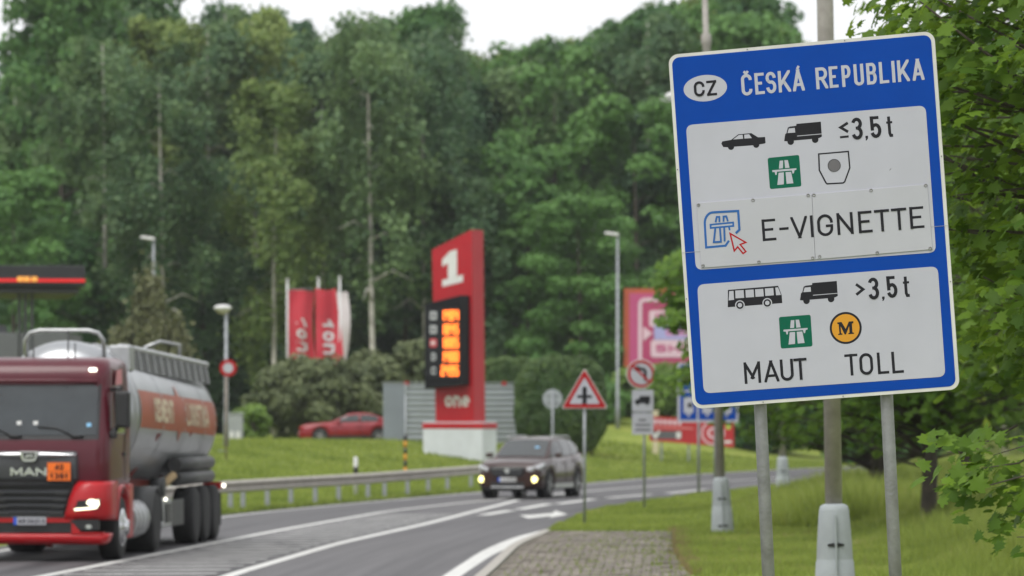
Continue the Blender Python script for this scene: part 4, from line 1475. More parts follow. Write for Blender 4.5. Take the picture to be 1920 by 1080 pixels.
rr_ = rail_r.build('walkway_rail', ALU, tr)
rail2 = MB().tube([(xr_(y) - .5, y, ztop(y) + .02) for y in np.linspace(4.1, 12.7, 8)], .045, 8)
rail2.build('walkway_pipe', ALU, tr)
MB().loft([[(xr_(y), y, ztop(y) - .05), (xr_(y) + .03, y, ztop(y) - .05), (xr_(y) + .09, y, ztop(y) - .36), (xr_(y) + .06, y, ztop(y) - .36)] for y in np.linspace(4.2, 12.6, 8)], sm=False).build('walkway_board', DARKGREY, tr)
for y in np.linspace(4.5, 12.4, 12):
    MB().box((xr_(y) + .055, y, ztop(y) - .2), (.05, .09, .34), ry=rad(-10)).build('rail_bracket', ALU, rr_)
    MB().lathe([(.10, -.05), (.10, .04), (.05, .07)], 10, 'Z', (xr_(y) - .15, y + .2, ztop(y) + .0)).build('valve', ALU, rr_)
# supports and running gear of the trailer
for sx in (-1, 1):
    MB().box((sx * .5, 8.2, 1.13), (.10, 9.4, .16)).build('subframe_rail', FRAME_RED, tr)
    for y in (5.5, 9.2):
        MB().loft([[(sx * .5, y - .1, 1.1), (sx * .62, y - .1, 1.1), (sx * .62, y + .05, 1.1), (sx * .5, y + .05, 1.1)], [(sx * 1.12, y + .15, 1.95), (sx * 1.20, y + .15, 1.98), (sx * 1.20, y + .3, 1.98), (sx * 1.12, y + .3, 1.95)]], sm=False).build('tank_strut', FRAME_RED, tr)
    for z in (1.17, 1.42):
        MB().tube([(sx * 1.07, 8.1, z), (sx * 1.07, 12.4, z)], .125, 14).build('hose_tube', DARKGREY, tr)
    bx_ = MB()
    bx_.box((sx * 1.1, 6.35, .62), (.22, 1.0, .5))
    bx_.build('landing_box', ALU, tr, bevel=.03)
    MB().box((sx * 1.222, 6.35, .62), (.02, .55, .32)).build('box_opening', BLACK, tr)
    MB().box((sx * 1.16, 7.7, .6), (.06, 1.5, .45)).build('side_guard', DARKGREY, tr, bevel=.02)
    MB().box((sx * .75, 5.9, .55), (.14, .14, 1.0)).build('landing_leg', FRAME_RED, tr)
    MB().box((sx * 1.05, 13.02, .98), (.34, .06, .14)).build('tail_lamp', TAIL, tr)
    MB().box((sx * .95, 12.95, .55), (.55, .03, .6)).build('mud_flap', RUBBER, tr)
    MB().box((sx * 1.235, 6.0, .86), (.03, .05, .05)).build('side_marker', MARKERL, tr)
    MB().tube([(sx * .9, 7.3, 1.0), (sx * 1.12, 7.7, 1.25)], .07, 8).build('chute', pm('canvas_tan', (.42, .30, .16), .8), tr)
    MB().lathe([(.17, -.12), (.17, .12)], 14, 'X', (sx * .95, 7.0, 1.05)).build('air_tank', DARKGREY, tr)
MB().box((0, 12.95, .55), (2.3, .12, .14)).build('underrun_bar', DARKGREY, tr)
MB().box((1.27, 13.0, .98), (.05, .05, .06)).build('side_marker', MARKERL, tr)
MB().box((0, 10.9, .52), (2.0, 3.2, .14)).build('axle_beam', DARKGREY, tr)
MB().box((0, 1.4, .5), (1.9, .14, .14)).build('front_axle', DARKGREY, tr)
MB().box((0, 5.0, .5), (1.4, .2, .2)).build('rear_axle', DARKGREY, tr)


# ---- passenger cars
def car(loc, rz, name, label, P, paint):
    t = tag(empty(name, loc, rz), label, 'car')
    W, Ln, r = P['w'] / 2, P['l'], P['r']
    axles = P['axles']
    ys = np.unique(np.concatenate([np.linspace(0, Ln, 70)] + [a + (r + .055) * np.cos(np.linspace(0, math.pi, 17)) for a in axles]))
    hwf = lambda y: W * float(np.interp(y, P['hw_y'], P['hw']))
    ztf = lambda y: float(np.interp(y, P['zt_y'], P['zt']))
    zbf = lambda y: float(np.interp(y, P['zb_y'], P['zb']))
    secs = []
    for y in ys:
        hw, zt, zb = hwf(y), ztf(y), zbf(y)
        for a in axles:
            d = abs(y - a)
            if d <= r + .055:
                zb_ = r + math.sqrt(max((r + .055) ** 2 - d * d, 0))
                zb = max(zb, zb_)
        zb = min(zb, zt - .1)
        zm = zb + (zt - zb) * .45
        half = [(hw * .93, zb), (hw * .985, min(zb + .06, zm - .02)), (hw, zm), (hw * .985, zt - (zt - zb) * .22), (hw * .93, zt - .035), (hw * .80, zt), (hw * .4, zt + .018 * P['crown'])]
        sec = [(x, y, z) for x, z in half] + [(0, y, zt + .025 * P['crown'])] + [(-x, y, z) for x, z in reversed(half)]
        secs.append(sec)
    mb = MB()
    mb.loft(secs)
    body = mb.build('body', paint, t)
    MB().box((0, Ln / 2, .36), (P['w'] * .72, Ln * .93, .3)).build('underbody', BLACK, t)
    # cabin
    cy = np.linspace(P['c_y'][0], P['c_y'][-1], 44)
    zr = lambda y: float(np.interp(y, P['c_y'], P['c_z']))
    wr = lambda y: W * float(np.interp(y, P['c_y'], P['c_w']))
    wb = lambda y: W * float(np.interp(y, P['c_y'], P['b_w']))

    def csec(y, off=0.0):
        zt0, z, a, b = ztf(y) - .02, zr(y), wb(y), wr(y)
        z = max(z, zt0 + .005)
        f = min(1, (z - zt0) / .5)
        b = a + (b - a) * f
        h = [(a + off, zt0), (a + (b - a) * .5 + off * 1.0 + .012, zt0 + (z - zt0) * .5), (b + off, z - .07 * f), (b * .9, z - .02 * f + off), (b * .5, z + .012 + off), (0, z + .018 + off)]
        return [(x, y, zz) for x, zz in h] + [(-x, y, zz) for x, zz in reversed(h[:-1])]
    mb = MB()
    mb.loft([csec(y) for y in cy])
    mb.build('cabin', paint, t)
    # glass: windscreen, rear screen, side windows follow the cabin skin a few millimetres out
    for nm, (ya, yb) in (('windscreen', P['ws']), ('rear_window', P['rs'])):
        g = []
        for y in np.linspace(ya, yb, 9):
            s = csec(y, .006)
            g.append([s[3], s[4], s[5], s[6], s[7]])
        g = [[(p[0] * 1.0, p[1], p[2] + .004) for p in q] for q in g]
        MB().loft(g, closed=False, cap=False).build(nm, GLASS, t, fix=False)
    for sx in (1, -1):
        for (ya, yb) in P['side']:
            g = []
            for y in np.linspace(ya, yb, 8):
                s = csec(y, .007)
                lo, mi, hi = s[0], s[1], s[2]
                if sx < 0:
                    lo, mi, hi = [(-p[0], p[1], p[2]) for p in (lo, mi, hi)]
                g.append([tuple(np.array(lo) * .9 + np.array(mi) * .1), mi, tuple(np.array(hi) * .93 + np.array(mi) * .07)])
            MB().loft(g, closed=False, cap=False).build('side_window', GLASS, t, fix=False)
        for a in axles:
            wheel(t, sx * (W - .115), a, r, .23, sx, ALU, spokes=5)
            MB().lathe([(r + .05, W - .3), (r + .05, W - .06)], 20, 'X', (0, a, r)).build('arch_liner', BLACK, t) if sx > 0 else \
                MB().lathe([(r + .05, -W + .3), (r + .05, -W + .06)], 20, 'X', (0, a, r)).build('arch_liner', BLACK, t)
        ym = P['mirror']
        m = MB().box((sx * (W + .05), ym, ztf(ym) + .06), (.2, .13, .13)).build('mirror', P.get('mirror_mat', paint), t, bevel=.035)
        for yd in P['doors']:
            s0 = hwf(yd)
            MB().box((sx * (s0 * .998), yd, .72), (.012, .012, .62)).build('door_gap', BLACK, t)
        for yh in P['handles']:
            MB().box((sx * (hwf(yh) * .99 + .01), yh, ztf(yh) - .17), (.03, .18, .035)).build('door_handle', P.get('handle_mat', paint), t, bevel=.01)
        MB().loft([[(sx * (hwf(y) * .94), y, zbf(y) - .02), (sx * (hwf(y) * 1.004), y, zbf(y) + .0), (sx * (hwf(y) * 1.004), y, zbf(y) + .13), (sx * (hwf(y) * .95), y, zbf(y) + .13)] for y in np.linspace(axles[0] + r + .08, axles[1] - r - .08, 8)], sm=False).build('sill', P['sill_mat'], t)
    return t, body, csec, hwf, ztf


SUVP = pm('suv_brown', (.034, .012, .010), .3, .0, .10, 2, coat=.45, spec=.3)
Psuv = dict(w=1.9, l=4.63, r=.365, axles=(.93, 3.70), crown=1.4,
            hw_y=[0, .06, .25, .6, 1.2, 3.8, 4.3, 4.63], hw=[.72, .84, .95, .985, 1, 1, .97, .86],
            zt_y=[0, .04, .2, .5, 1.3, 2.5, 3.6, 4.3, 4.5, 4.63], zt=[.76, .88, .98, 1.04, 1.12, 1.15, 1.20, 1.24, 1.15, .85],
            zb_y=[0, .15, .5, 4.1, 4.5, 4.63], zb=[.34, .28, .27, .28, .36, .5],
            c_y=[1.18, 1.98, 2.2, 2.7, 3.4, 4.0, 4.3, 4.52], c_z=[1.10, 1.60, 1.65, 1.69, 1.68, 1.62, 1.52, 1.24],
            c_w=[.70, .70, .70, .70, .69, .66, .64, .66], b_w=[.80, .88, .89, .90, .90, .88, .84, .78],
            ws=(1.25, 1.97), rs=(4.06, 4.48), side=((1.62, 2.45), (2.52, 3.35), (3.42, 4.0)), mirror=1.55, doors=(1.45, 2.48, 3.5), handles=(2.3, 3.3), sill_mat=ALU)
suv, body, csec, hwf, ztf = car((-.12, 117.3, 0), rad(-17), 'suv_car', 'dark brown SUV with two lit fog lamps driving round the bend', Psuv, SUVP)
gr_ = MB().prism([(-.50, .88), (.50, .88), (.46, .70), (.36, .62), (-.36, .62), (-.46, .70)], -.05, .06).build('grille', BLACK, suv, bevel=.01)
for i in range(4):
    MB().box((0, -.052, .68 + i * .05), (.86 - .04 * (3 - i), .012, .014)).build('slat', CHROME if i == 3 else GRILLE, gr_)
MB().prism(disc(0, .77, .075, 18), -.07, -.055).build('badge', CHROME, gr_)
pl = MB().prism(rrect(-.26, .47, .26, .585, .01), -.06, -.03).build('number_plate', WHITE, suv)
plane_print('plate_band', [rrect(-.26, .47, -.205, .585, .005)], -.0615, pm('plate_blue', (.01, .08, .5), .4), pl)
plane_print('number_lettering', text_polys('7U32958', -.18, .24, .495, .065, .011), -.0615, SIGNBLACK, pl)
MB().prism([(-.5, .46), (.5, .46), (.42, .34), (-.42, .34)], -.035, .1).build('lower_intake', BLACK, suv)
MB().box((0, -.03, .315), (.95, .08, .05)).build('skid_plate', ALU, suv, bevel=.015)
for sx in (-1, 1):
    mb = MB()
    mb.loft([[(sx * .56, .02, .86), (sx * .56, -.02, .76), (sx * .60, .05, .70)], [(sx * .72, .06, .90), (sx * .74, .05, .77), (sx * .74, .08, .70)], [(sx * .87, .22, .96), (sx * .90, .22, .86), (sx * .90, .24, .76)], [(sx * .93, .48, 1.0), (sx * .955, .46, .95), (sx * .95, .44, .88)]], cap=True)
    h_ = mb.build('headlight', pm('lamp_clear', (.55, .56, .58), .12, .3, .1, 20), suv)
    MB().prism(disc(sx * .72, .82, .05, 12), .005, .03).build('headlight_bulb', CHROME, h_)
    MB().prism(disc(sx * .76, .535, .062, 18, .085), -.02, .12).build('fog_lamp', pm('fog_on', (1, .95, .6), .2, 0, 0, 1, emit=(1, .88, .30), emit_s=2.6), suv)
    MB().tube([(sx * .62, 2.0, 1.665), (sx * .625, 2.2, 1.72), (sx * .62, 3.8, 1.70), (sx * .60, 4.05, 1.64)], .022, 8).build('roof_rail', ALU, suv)
    MB().box((sx * .70, 4.44, 1.02), (.16, .16, .42)).build('tail_lamp', TAIL, suv, bevel=.03)
MB().box((0, 3.9, 1.70), (.05, .12, .07)).build('aerial_fin', BLACK, suv, bevel=.015)
plane = MB().box((.36, 1.64, 1.40), (.12, .02, .07), rx=rad(-58)).build('toll_sticker', pm('sticker_blue', (.2, .45, .7), .4), suv)
MB().box((0, 1.86, 1.50), (.2, .02, .06), rx=rad(-10)).build('inner_mirror', WHITE, suv)

REDC = pm('coupe_red', (.25, .004, .012), .34, 0, .10, 2, coat=.35)
Pc = dict(w=1.76, l=4.55, r=.31, axles=(.92, 3.55), crown=1.6,
          hw_y=[0, .08, .4, 1.0, 3.6, 4.2, 4.55], hw=[.70, .86, .95, 1, 1, .95, .82],
          zt_y=[0, .05, .3, .9, 1.4, 3.0, 4.0, 4.4, 4.55], zt=[.60, .74, .82, .88, .92, .96, .98, .92, .66],
          zb_y=[0, .2, .6, 4.2, 4.55], zb=[.24, .19, .19, .22, .32],
          c_y=[1.30, 2.15, 2.5, 3.0, 3.4, 4.15], c_z=[.90, 1.29, 1.34, 1.34, 1.27, .97],
          c_w=[.74, .68, .66, .66, .66, .72], b_w=[.80, .88, .88, .88, .86, .80],
          ws=(1.4, 2.12), rs=(3.3, 4.08), side=((1.78, 2.65), (2.72, 3.5)), mirror=1.75, doors=(1.6, 2.75), handles=(2.6,), sill_mat=BLACK)
pz = float(hgt(-7.3, 191.6))
coupe, *_ = car((-9.55, 191.6, pz), rad(-86), 'parked_car', 'low red coupe parked on the bank beside the grey shed', Pc, REDC)
for sx in (-1, 1):
    MB().box((sx * .58, .08, .66), (.42, .14, .16)).build('lamp_cluster', TAIL, coupe, bevel=.03)
MB().box((0, .0, .40), (1.4, .1, .16)).build('bumper', REDC, coupe, bevel=.03)
pl = MB().box((0, -.05, .45), (.5, .02, .11)).build('number_plate', WHITE, coupe)


# ------------------------------------------------------------------ fuel station: price totem
TOTRED = pm('totem_red', (.38, .004, .012), .4, 0, .06, 1.5, coat=.1, spec=.3)
TY = 166.0
S_ = F / TY
px, pz = (862 - 960) / S_, float(hgt((862 - 960) / S_, TY))
tot = tag(empty('price_totem', (px, TY, pz), rad(-33)), 'tall red fuel price totem with a white 1 and a lit orange price display', 'price totem')
zt_ = lambda v: CAMH + (HORIZON - v) / S_ - pz
ca, sa = math.cos(rad(33)), math.sin(rad(33))
# local x runs along the printed face; the photo shows it shortened by ca
MB().box((.0, 0, zt_(832)), (2.78, 1.0, zt_(803) - zt_(870) + .3)).build('plinth', pm('plinth_white', (.55, .58, .62), .6, 0, .08, 1.5, dirt=.15), tot, bevel=.02)
MB().box((.0, 0, zt_(798.5)), (2.82, 1.04, zt_(794) - zt_(803) + .03)).build('plinth_cap', TOTRED, tot, bevel=.02)
zb, zl, zr_ = zt_(795), zt_(468), zt_(432)
f0 = -.40
tw = MB()
tw.loft([[(-.86, f0, zb), (.92, f0, zb), (.92, .42, zb), (-.86, .42, zb)], [(-1.04, f0, zl), (.82, f0, zr_), (.82, .42, zr_), (-1.04, .42, zl)]], sm=False)
tw.build('tower', TOTRED, tot, bevel=.015)
zz = lambda v: zt_(v)
fy = f0 - .006
one = [(-.55, zz(538)), (.42, zz(529)), (.42, zz(516)), (.14, zz(518.5)), (.14, zz(468)), (-.20, zz(472)), (-.55, zz(487)), (-.55, zz(500)), (-.28, zz(494)), (-.28, zz(523)), (-.55, zz(525))]
plane_print('numeral_one', [one], fy, WHITE, tot)
plane_print('name_lettering', text_polys('one', -.42, .72, zz(763), zz(742) - zz(763), .105, gap=.12), fy, WHITE, tot)
# display case hung on the left edge
zd0, zd1 = zz(730), zz(556)
case = MB()
case.loft([[(-.96, f0 - .62, zd0 + .02), (.74, f0 - .62, zd0 + .16), (.74, f0 - .01, zd0 + .16), (-.96, f0 - .01, zd0 + .02)], [(-.96, f0 - .62, zd1 - .30), (.74, f0 - .62, zd1 + .02), (.74, f0 - .01, zd1 + .02), (-.96, f0 - .01, zd1 - .30)]], sm=False)
cs = case.build('display_case', pm('case_black', (.006, .0065, .009), .5, 0, .2, 3, spec=.15), tot, bevel=.02)
MB().box((-.09, f0 - .64, (zd0 + zd1) / 2 - .05), (1.50, .04, 2.75)).build('display_face', pm('display_dark', (.010, .011, .015), .5, spec=.2), tot, bevel=.01)
SEG = {'0': 'abcdef', '1': 'bc', '2': 'abged', '3': 'abgcd', '4': 'fgbc', '5': 'afgcd', '6': 'afgedc', '7': 'abc', '8': 'abcdefg', '9': 'abcdfg'}
LED = pm('led_orange', (.9, .3, .05), .4, 0, 0, 1, emit=(1.0, .13, .01), emit_s=2.5)
fy = f0 - .668


def seven(ch, x, z, w, h, t):
    m, T, B = z + h / 2, z + h - t / 2, z + t / 2
    pos = {'a': (x + w / 2, T, w, t), 'g': (x + w / 2, m, w, t), 'd': (x + w / 2, B, w, t), 'f': (x + t / 2, z + .75 * h, t, h * .5), 'b': (x + w - t / 2, z + .75 * h, t, h * .5), 'e': (x + t / 2, z + .25 * h, t, h * .5), 'c': (x + w - t / 2, z + .25 * h, t, h * .5)}
    return [rrect(cx - a / 2, cz - b / 2, cx + a / 2, cz + b / 2, .004, 1) for cx, cz, a, b in (pos[c] for c in SEG[ch])]


for v, num, lab in ((591, '1484', 'W'), (617, '1845', 'W'), (642, '1885', 'R'), (668, '1480', 'D'), (694, '2495', 'C')):
    z = zz(v) - .21 - .02
    polys = []
    for i, chx in enumerate(num):
        polys += seven(chx, -.16 + i * .215, z, .175, .40, .062)
    plane_print('price_digits', polys, fy, LED, tot)
    if lab in 'WR':
        sq = plane_print('fuel_tag', [rrect(-.68, z + .04, -.36, z + .36, .03)], fy, pm('tag_red', (.55, .06, .08), .4) if lab == 'R' else pm('tag_grey', (.42, .43, .46), .4), tot)
        plane_print('tag_mark', [rrect(-.61, z + .14, -.43, z + .26, .02)], fy - .02, WHITE if lab == 'R' else SIGNGREY, sq)
    else:
        plane_print('fuel_letter', letter(lab, -.61, -.39, z + .05, .30, .06), fy, pm('tag_grey', (.42, .43, .46), .4), tot)

# grey ribbed-steel shed behind the totem
YS = 187.0
S_ = F / YS
x0, x1 = (718 - 960) / S_, (968 - 960) / S_
zg = float(hgt((x0 + x1) / 2, YS))
zg = min(zg, CAMH + (HORIZON - 826) / S_)
sh = tag(empty('ribbed_shed', ((x0 + x1) / 2, YS, zg)), 'low grey ribbed-steel enclosure behind the price totem', 'shed')
hh = CAMH + (HORIZON - 720) / S_ - zg
W_ = (x1 - x0)
STEEL = pm('shed_steel', (.33, .36, .39), .5, .2, .1, 1.2, dirt=.2)
MB().box((0, 1.3, hh / 2 - .3), (W_ - .1, 2.5, hh + .5)).build('wall', pm('shed_wall', (.28, .31, .34), .55, .1, .08, 1), sh)
for i in range(11):
    z = hh * (i + .5) / 11
    MB().loft([[(-W_ / 2 + 1.02, .04, z - .11), (-W_ / 2 + 1.02, -.03, z - .06), (-W_ / 2 + 1.02, -.03, z + .03), (-W_ / 2 + 1.02, .04, z + .08)], [(W_ / 2, .04, z - .11), (W_ / 2, -.03, z - .06), (W_ / 2, -.03, z + .03), (W_ / 2, .04, z + .08)]], sm=False).build('slat', STEEL, sh)
for i in range(6):
    x = -W_ / 2 + .08 + i * .165
    MB().box((x, -.0, hh / 2 - .1), (.13, .06, hh + .2)).build('vertical_board', pm('shed_board', (.24, .27, .31), .55, .1, .08, 1), sh, bevel=.015)
for x in (-W_ / 2 + 1.0, W_ / 2):
    MB().box((x, -.02, hh / 2 - .1), (.10, .12, hh + .24)).build('post', STEEL, sh)
for u in (762, 945):
    MB().box(((u - 960) / S_ - (x0 + x1) / 2, -.03, hh + .02), (.2, .06, .16)).build('reflector', REDSIGN, sh, bevel=.01)
MB().box((0, .02, hh + .04), (W_ + .04, .14, .05)).build('cap_rail', STEEL, sh)

# small grey cabinet left of the bank
p = foot(441, 822, 172)
cb = tag(empty('utility_cabinet', p), 'small grey utility cabinet standing at the left end of the grass bank', 'cabinet')
MB().box((0, 0, .45), (.62, .4, 1.3)).build('housing', pm('cabinet_grey', (.30, .32, .33), .6, 0, .1, 2), cb, bevel=.02)
MB().box((0, -.01, 1.12), (.70, .46, .06)).build('lid', pm('cabinet_grey', (.3, .32, .33), .6), cb, bevel=.015)
for x in (-.13, .13):
    MB().box((x, -.205, .22), (.17, .02, .34)).build('label_plate', WHITE, cb)

# flags
FLAGRED = pm('flag_red', (.50, .03, .05), .75, 0, .08, 1.2)
FLAGW = pm('flag_white', (.60, .56, .57), .75, 0, .06, 1.2)


def flag(u, y, v_top, du0, du1, v1, v2, mat, label, mark, seed):
    s = F / y
    x = (u - 960) / s
    z0 = float(hgt(x, y))
    t = tag(empty('flagpole', (x, y, z0)), label, 'flag', 'flags at the fuel station')
    zf = lambda v: CAMH + (HORIZON - v) / s - z0
    MB().tube([(0, 0, -.2), (0, 0, zf(v_top))], [.06, .05], 10).build('pole', WHITE, t)
    MB().lathe([(.07, 0), (.07, .08), (.02, .12)], 10, 'Z', (0, 0, zf(v_top))).build('finial', WHITE, t)
    nx, nz = 14, 18
    za, zb_ = zf(v1), zf(v2)
    a, b = du0 / s, du1 / s
    wav = lambda fx_, fz: .16 * math.sin(fx_ * 7 + seed + fz * 2.2) * (.3 + fx_ * .7) + .05 * math.sin(fz * 9 + seed * 2)
    P_ = lambda fx_, fz: (a + (b - a) * fx_ * (1 - .16 * math.sin(fz * 3 + seed) * fx_) + .05 * fz, wav(fx_, fz), za + (zb_ - za) * fz + .06 * math.sin(fx_ * 5 + seed))
    secs = [[P_(i / nx, j / nz) for i in range(nx + 1)] for j in range(nz + 1)]
    back = [[(p_[0], p_[1] + .006, p_[2]) for p_ in q] for q in secs]
    mb = MB()
    mb.loft(secs, closed=False, cap=False)
    mb.loft(back, closed=False, cap=False)
    cl = mb.build('cloth', mat, t, fix=False)
    MB().tube([(0, 0, za + .02), (b * .9, .02, za + .04)], .02, 6).build('cross_arm', GALV, t)
    if mark:
        hgt_ = za - zb_
        k = 0
        for ch, fz, sz in (('1', .40, .13), ('o', .53, .13), ('n', .68, .13), ('e', .83, .13)):
            k += 1
            q = letter(ch, 0, 1, 0, 1, .27)
            m2 = MB()
            for i_, poly in enumerate(q):
                # letters lie on their side down the cloth
                vs = []
                for px_, pz_ in poly:
                    fx_, f_z = .30 + pz_ * .42, fz + (px_ - .5) * sz * .9
                    g = P_(fx_, f_z)
                    vs.append((g[0], g[1] - .022 - .001 * i_, g[2]))
                m2.add(vs, [tuple(range(len(vs)))])
            m2.build('flag_letter', WHITE, cl, fix=False)
    return t


flag(539, 208, 527, 1, 54, 544, 700, FLAGRED, 'red station flag nearest the left pole of the three', True, .4)
flag(637, 206, 522, -46, -1, 542, 705, FLAGRED, 'red station flag hanging in the middle of the flags, its pole at their right end', True, 2.1)
flag(597, 210, 524, -2, 51, 549, 690, FLAGW, 'white flag showing behind the two red station flags', False, 3.6)

# pink advertising board
YB = 216.0
S_ = F / YB
x0, x1 = (1170 - 960) / S_, (1352 - 960) / S_
xc = (x0 + x1) / 2
zg = float(hgt(xc, YB))
bb = tag(empty('billboard', (xc, YB, zg)), 'pink advertising billboard reading SHOP, half hidden behind the border sign', 'billboard')
bx = lambda u: (u - 960) / S_ - xc
bz = lambda v: CAMH + (HORIZON - v) / S_ - zg
PINK = pm('board_pink', (.46, .07, .19), .5, 0, .06, 1)
PINK2 = pm('board_deep_pink', (.40, .045, .13), .5, 0, .05, 1)
PALE = pm('board_pale', (.66, .48, .54), .5, 0, .05, 1)
MB().box(((bx(1170) + bx(1352)) / 2, .1, (bz(541) + bz(708)) / 2), (bx(1352) - bx(1170), .28, bz(541) - bz(708))).build('frame', pm('board_orange', (.42, .085, .035), .5, 0, .08, 1), bb)
MB().box(((bx(1180) + bx(1346)) / 2, -.06, (bz(550) + bz(704)) / 2), (bx(1346) - bx(1180), .06, bz(550) - bz(704))).build('board_face', PINK, bb)
MB().prism(rrect(bx(1203), bz(687), bx(1336), bz(565), .12), -.105, -.092).build('inner_field', PINK2, bb)
fr = ribbon(rrect(bx(1200), bz(688), bx(1340), bz(562), .25), .19, True)
plane_print('outline', fr, -.115, PALE, bb)
MB().prism(rrect(bx(1217), bz(613), bx(1330), bz(582), .14), -.125, -.108).build('upper_box', PALE, bb)
MB().prism(rrect(bx(1226), bz(637), bx(1336), bz(610), .03), -.135, -.127).build('blue_band', pm('board_lilac', (.36, .36, .62), .5), bb)
MB().prism(rrect(bx(1220), bz(670), bx(1332), bz(637.5), .14), -.128, -.108).build('lower_box', PALE, bb)
MB().prism([(bx(1206), bz(640)), (bx(1206), bz(612)), (bx(1223), bz(625))], -.13, -.112).build('arrow_mark', PALE, bb)
plane_print('lettering', text_polys('SHOP', bx(1229), bx(1324), bz(661), bz(646) - bz(661), .1), -.131, PINK, bb)
plane_print('lettering', text_polys('FREE', bx(1229), bx(1318), bz(606), bz(588) - bz(606), .1), -.128, PINK, bb)
plane_print('lettering', [rrect(bx(1248), bz(630), bx(1326), bz(617), .05)], -.138, pm('board_mauve', (.52, .24, .45), .5), bb)
for u in (1190, 1260, 1330):
    MB().tube([(bx(u), .16, -.3), (bx(u), .16, bz(600))], .09, 8).build('leg', GALV, bb)

# red banner board on the far grass
YN = 186.0
S_ = F / YN
xc = (1297 - 960) / S_
zg = float(hgt(xc, YN))
bn = tag(empty('banner', (xc, YN, zg), rad(-6)), 'long low red advertising banner on the far grass below the blue services sign', 'banner')
nx_ = lambda u: (u - 960) / S_ - xc
nz_ = lambda v: CAMH + (HORIZON - v) / S_ - zg
tilt = lambda u: -(u - 1220) * .075 / S_
BR = pm('banner_red', (.40, .012, .018), .6, 0, .08, 1)
q = [(nx_(1218), nz_(780) + tilt(1218)), (nx_(1376), nz_(786) + tilt(1376) * .4), (nx_(1376), nz_(834) + tilt(1376) * .4), (nx_(1218), nz_(826))]
MB().prism(q, -.05, .03).build('board', BR, bn)
plane_print('white_lettering', [rrect(nx_(1226) + i * .21, nz_(795) - .01 * i, nx_(1226) + i * .21 + .15, nz_(786) - .01 * i, .03, 2) for i in range(6)], -.056, PALE, bn)
plane_print('pale_stripe', [[(nx_(1226), nz_(799)), (nx_(1300), nz_(802)), (nx_(1300), nz_(805)), (nx_(1226), nz_(802))]], -.056, pm('banner_pink', (.6, .2, .2), .5), bn)
plane_print('dark_box', [rrect(nx_(1222), nz_(823), nx_(1278), nz_(808), .02)], -.056, pm('banner_dark', (.10, .10, .11), .5), bn)
plane_print('white_tick', ribbon([(nx_(1224), nz_(812)), (nx_(1229), nz_(820)), (nx_(1236), nz_(808))], .12), -.060, WHITE, bn)
plane_print('white_box', [rrect(nx_(1268), nz_(822), nx_(1277), nz_(810), .02)], -.060, WHITE, bn)
plane_print('white_ring', ribbon(disc(nx_(1337), nz_(812), .48, 28), .07, True), -.056, PALE, bn)
plane_print('ring_mark', ribbon(disc(nx_(1337), nz_(812), .2, 16), .1, True), -.060, PALE, bn)
plane_print('green_leaf', [disc(nx_(1366), nz_(797), .12, 10, .2)], -.056, pm('leaf_print', (.35, .5, .08), .5), bn)
plane_print('white_text', [rrect(nx_(1355), nz_(831), nx_(1372), nz_(826), .02)], -.056, WHITE, bn)
for u in (1240, 1291, 1350):
    MB().box((nx_(u), .08, nz_(830) / 2 + .1), (.08, .08, nz_(815) + .5)).build('leg', GALV, bn)
p = foot(1229, 790, 192)
cp = tag(empty('marker_post', p), 'short cream post standing above the left end of the red banner', 'marker post')
MB().box((0, 0, .9), (.26, .2, 2.0)).build('post', pm('cream', (.55, .50, .34), .7), cp, bevel=.02)
MB().box((0, 0, 1.93), (.3, .24, .08)).build('cap', pm('cream', (.55, .5, .34), .7), cp, bevel=.02)

# station canopy and kiosk on the far left
YC = 146.0
S_ = F / YC
xe = (160 - 960) / S_
zg = float(hgt(-16, YC))
cn = tag(empty('station_canopy', (xe, YC, zg), rad(9)), 'dark flat fuel station canopy with a red stripe at the left edge', 'canopy')
cz0, cz1 = CAMH + (HORIZON - 548) / S_ - zg, CAMH + (HORIZON - 498) / S_ - zg
CANO = pm('canopy_dark', (.016, .017, .022), .5, 0, .15, 1)
MB().box((-7.0, 4.0, (cz0 + cz1) / 2 + .10), (14, 8, cz1 - cz0 - .2)).build('roof', CANO, cn, bevel=.03)
MB().box((-7.0, 4.0, cz0 + .06), (13.6, 7.6, .18)).build('soffit', pm('soffit', (.03, .03, .034), .6), cn)
MB().box((-7.0, -.03, (cz0 + cz1) / 2 - .06), (13.96, .08, .10)).build('red_stripe', pm('stripe_red', (.7, .01, .012), .4, 0, .02, 1, emit=(1, .02, .02), emit_s=.18), cn)
for u in (41, 52, 64):
    MB().box(((u - 160) / S_ / .987, .9 + .1 * ((u * 7) % 3), cz0 / 2), (.12, .12, cz0 + .3)).build('column', pm('column_grey', (.06, .064, .07), .5), cn)
for u in (40, 52, 66):
    MB().box(((u - 160) / S_ / .987, -.10, (cz0 + cz1) / 2 - .02), (.20, .06, .17)).build('lit_sign', pm('canopy_amber', (.7, .35, .08), .5, 0, .05, 3, emit=(1, .35, .05), emit_s=.35), cn, bevel=.01)
MB().box(((52 - 160) / S_, .9, cz0 * .62), (.5, .05, .06)).build('cross_brace', pm('column_grey', (.06, .064, .07), .5), cn)
YK = 176.0
S_ = F / YK
zg = float(hgt(-20, YK))
kx = (60 - 960) / S_
ks = tag(empty('station_kiosk', (kx, YK, zg)), 'grey flat-roofed station building behind the tanker cab', 'building')
MB().box((-3.0, 3, (CAMH + (HORIZON - 624) / S_ - zg) / 2), (8.9, 6, CAMH + (HORIZON - 624) / S_ - zg)).build('wall', pm('kiosk_grey', (.10, .105, .115), .6, 0, .1, 1), ks, bevel=.03)
MB().box((-4.9, 2.9, CAMH + (HORIZON - 616) / S_ - zg), (6.3, 6.3, .45)).build('parapet', pm('kiosk_dark', (.05, .052, .06), .6, 0, .1, 1), ks, bevel=.03)
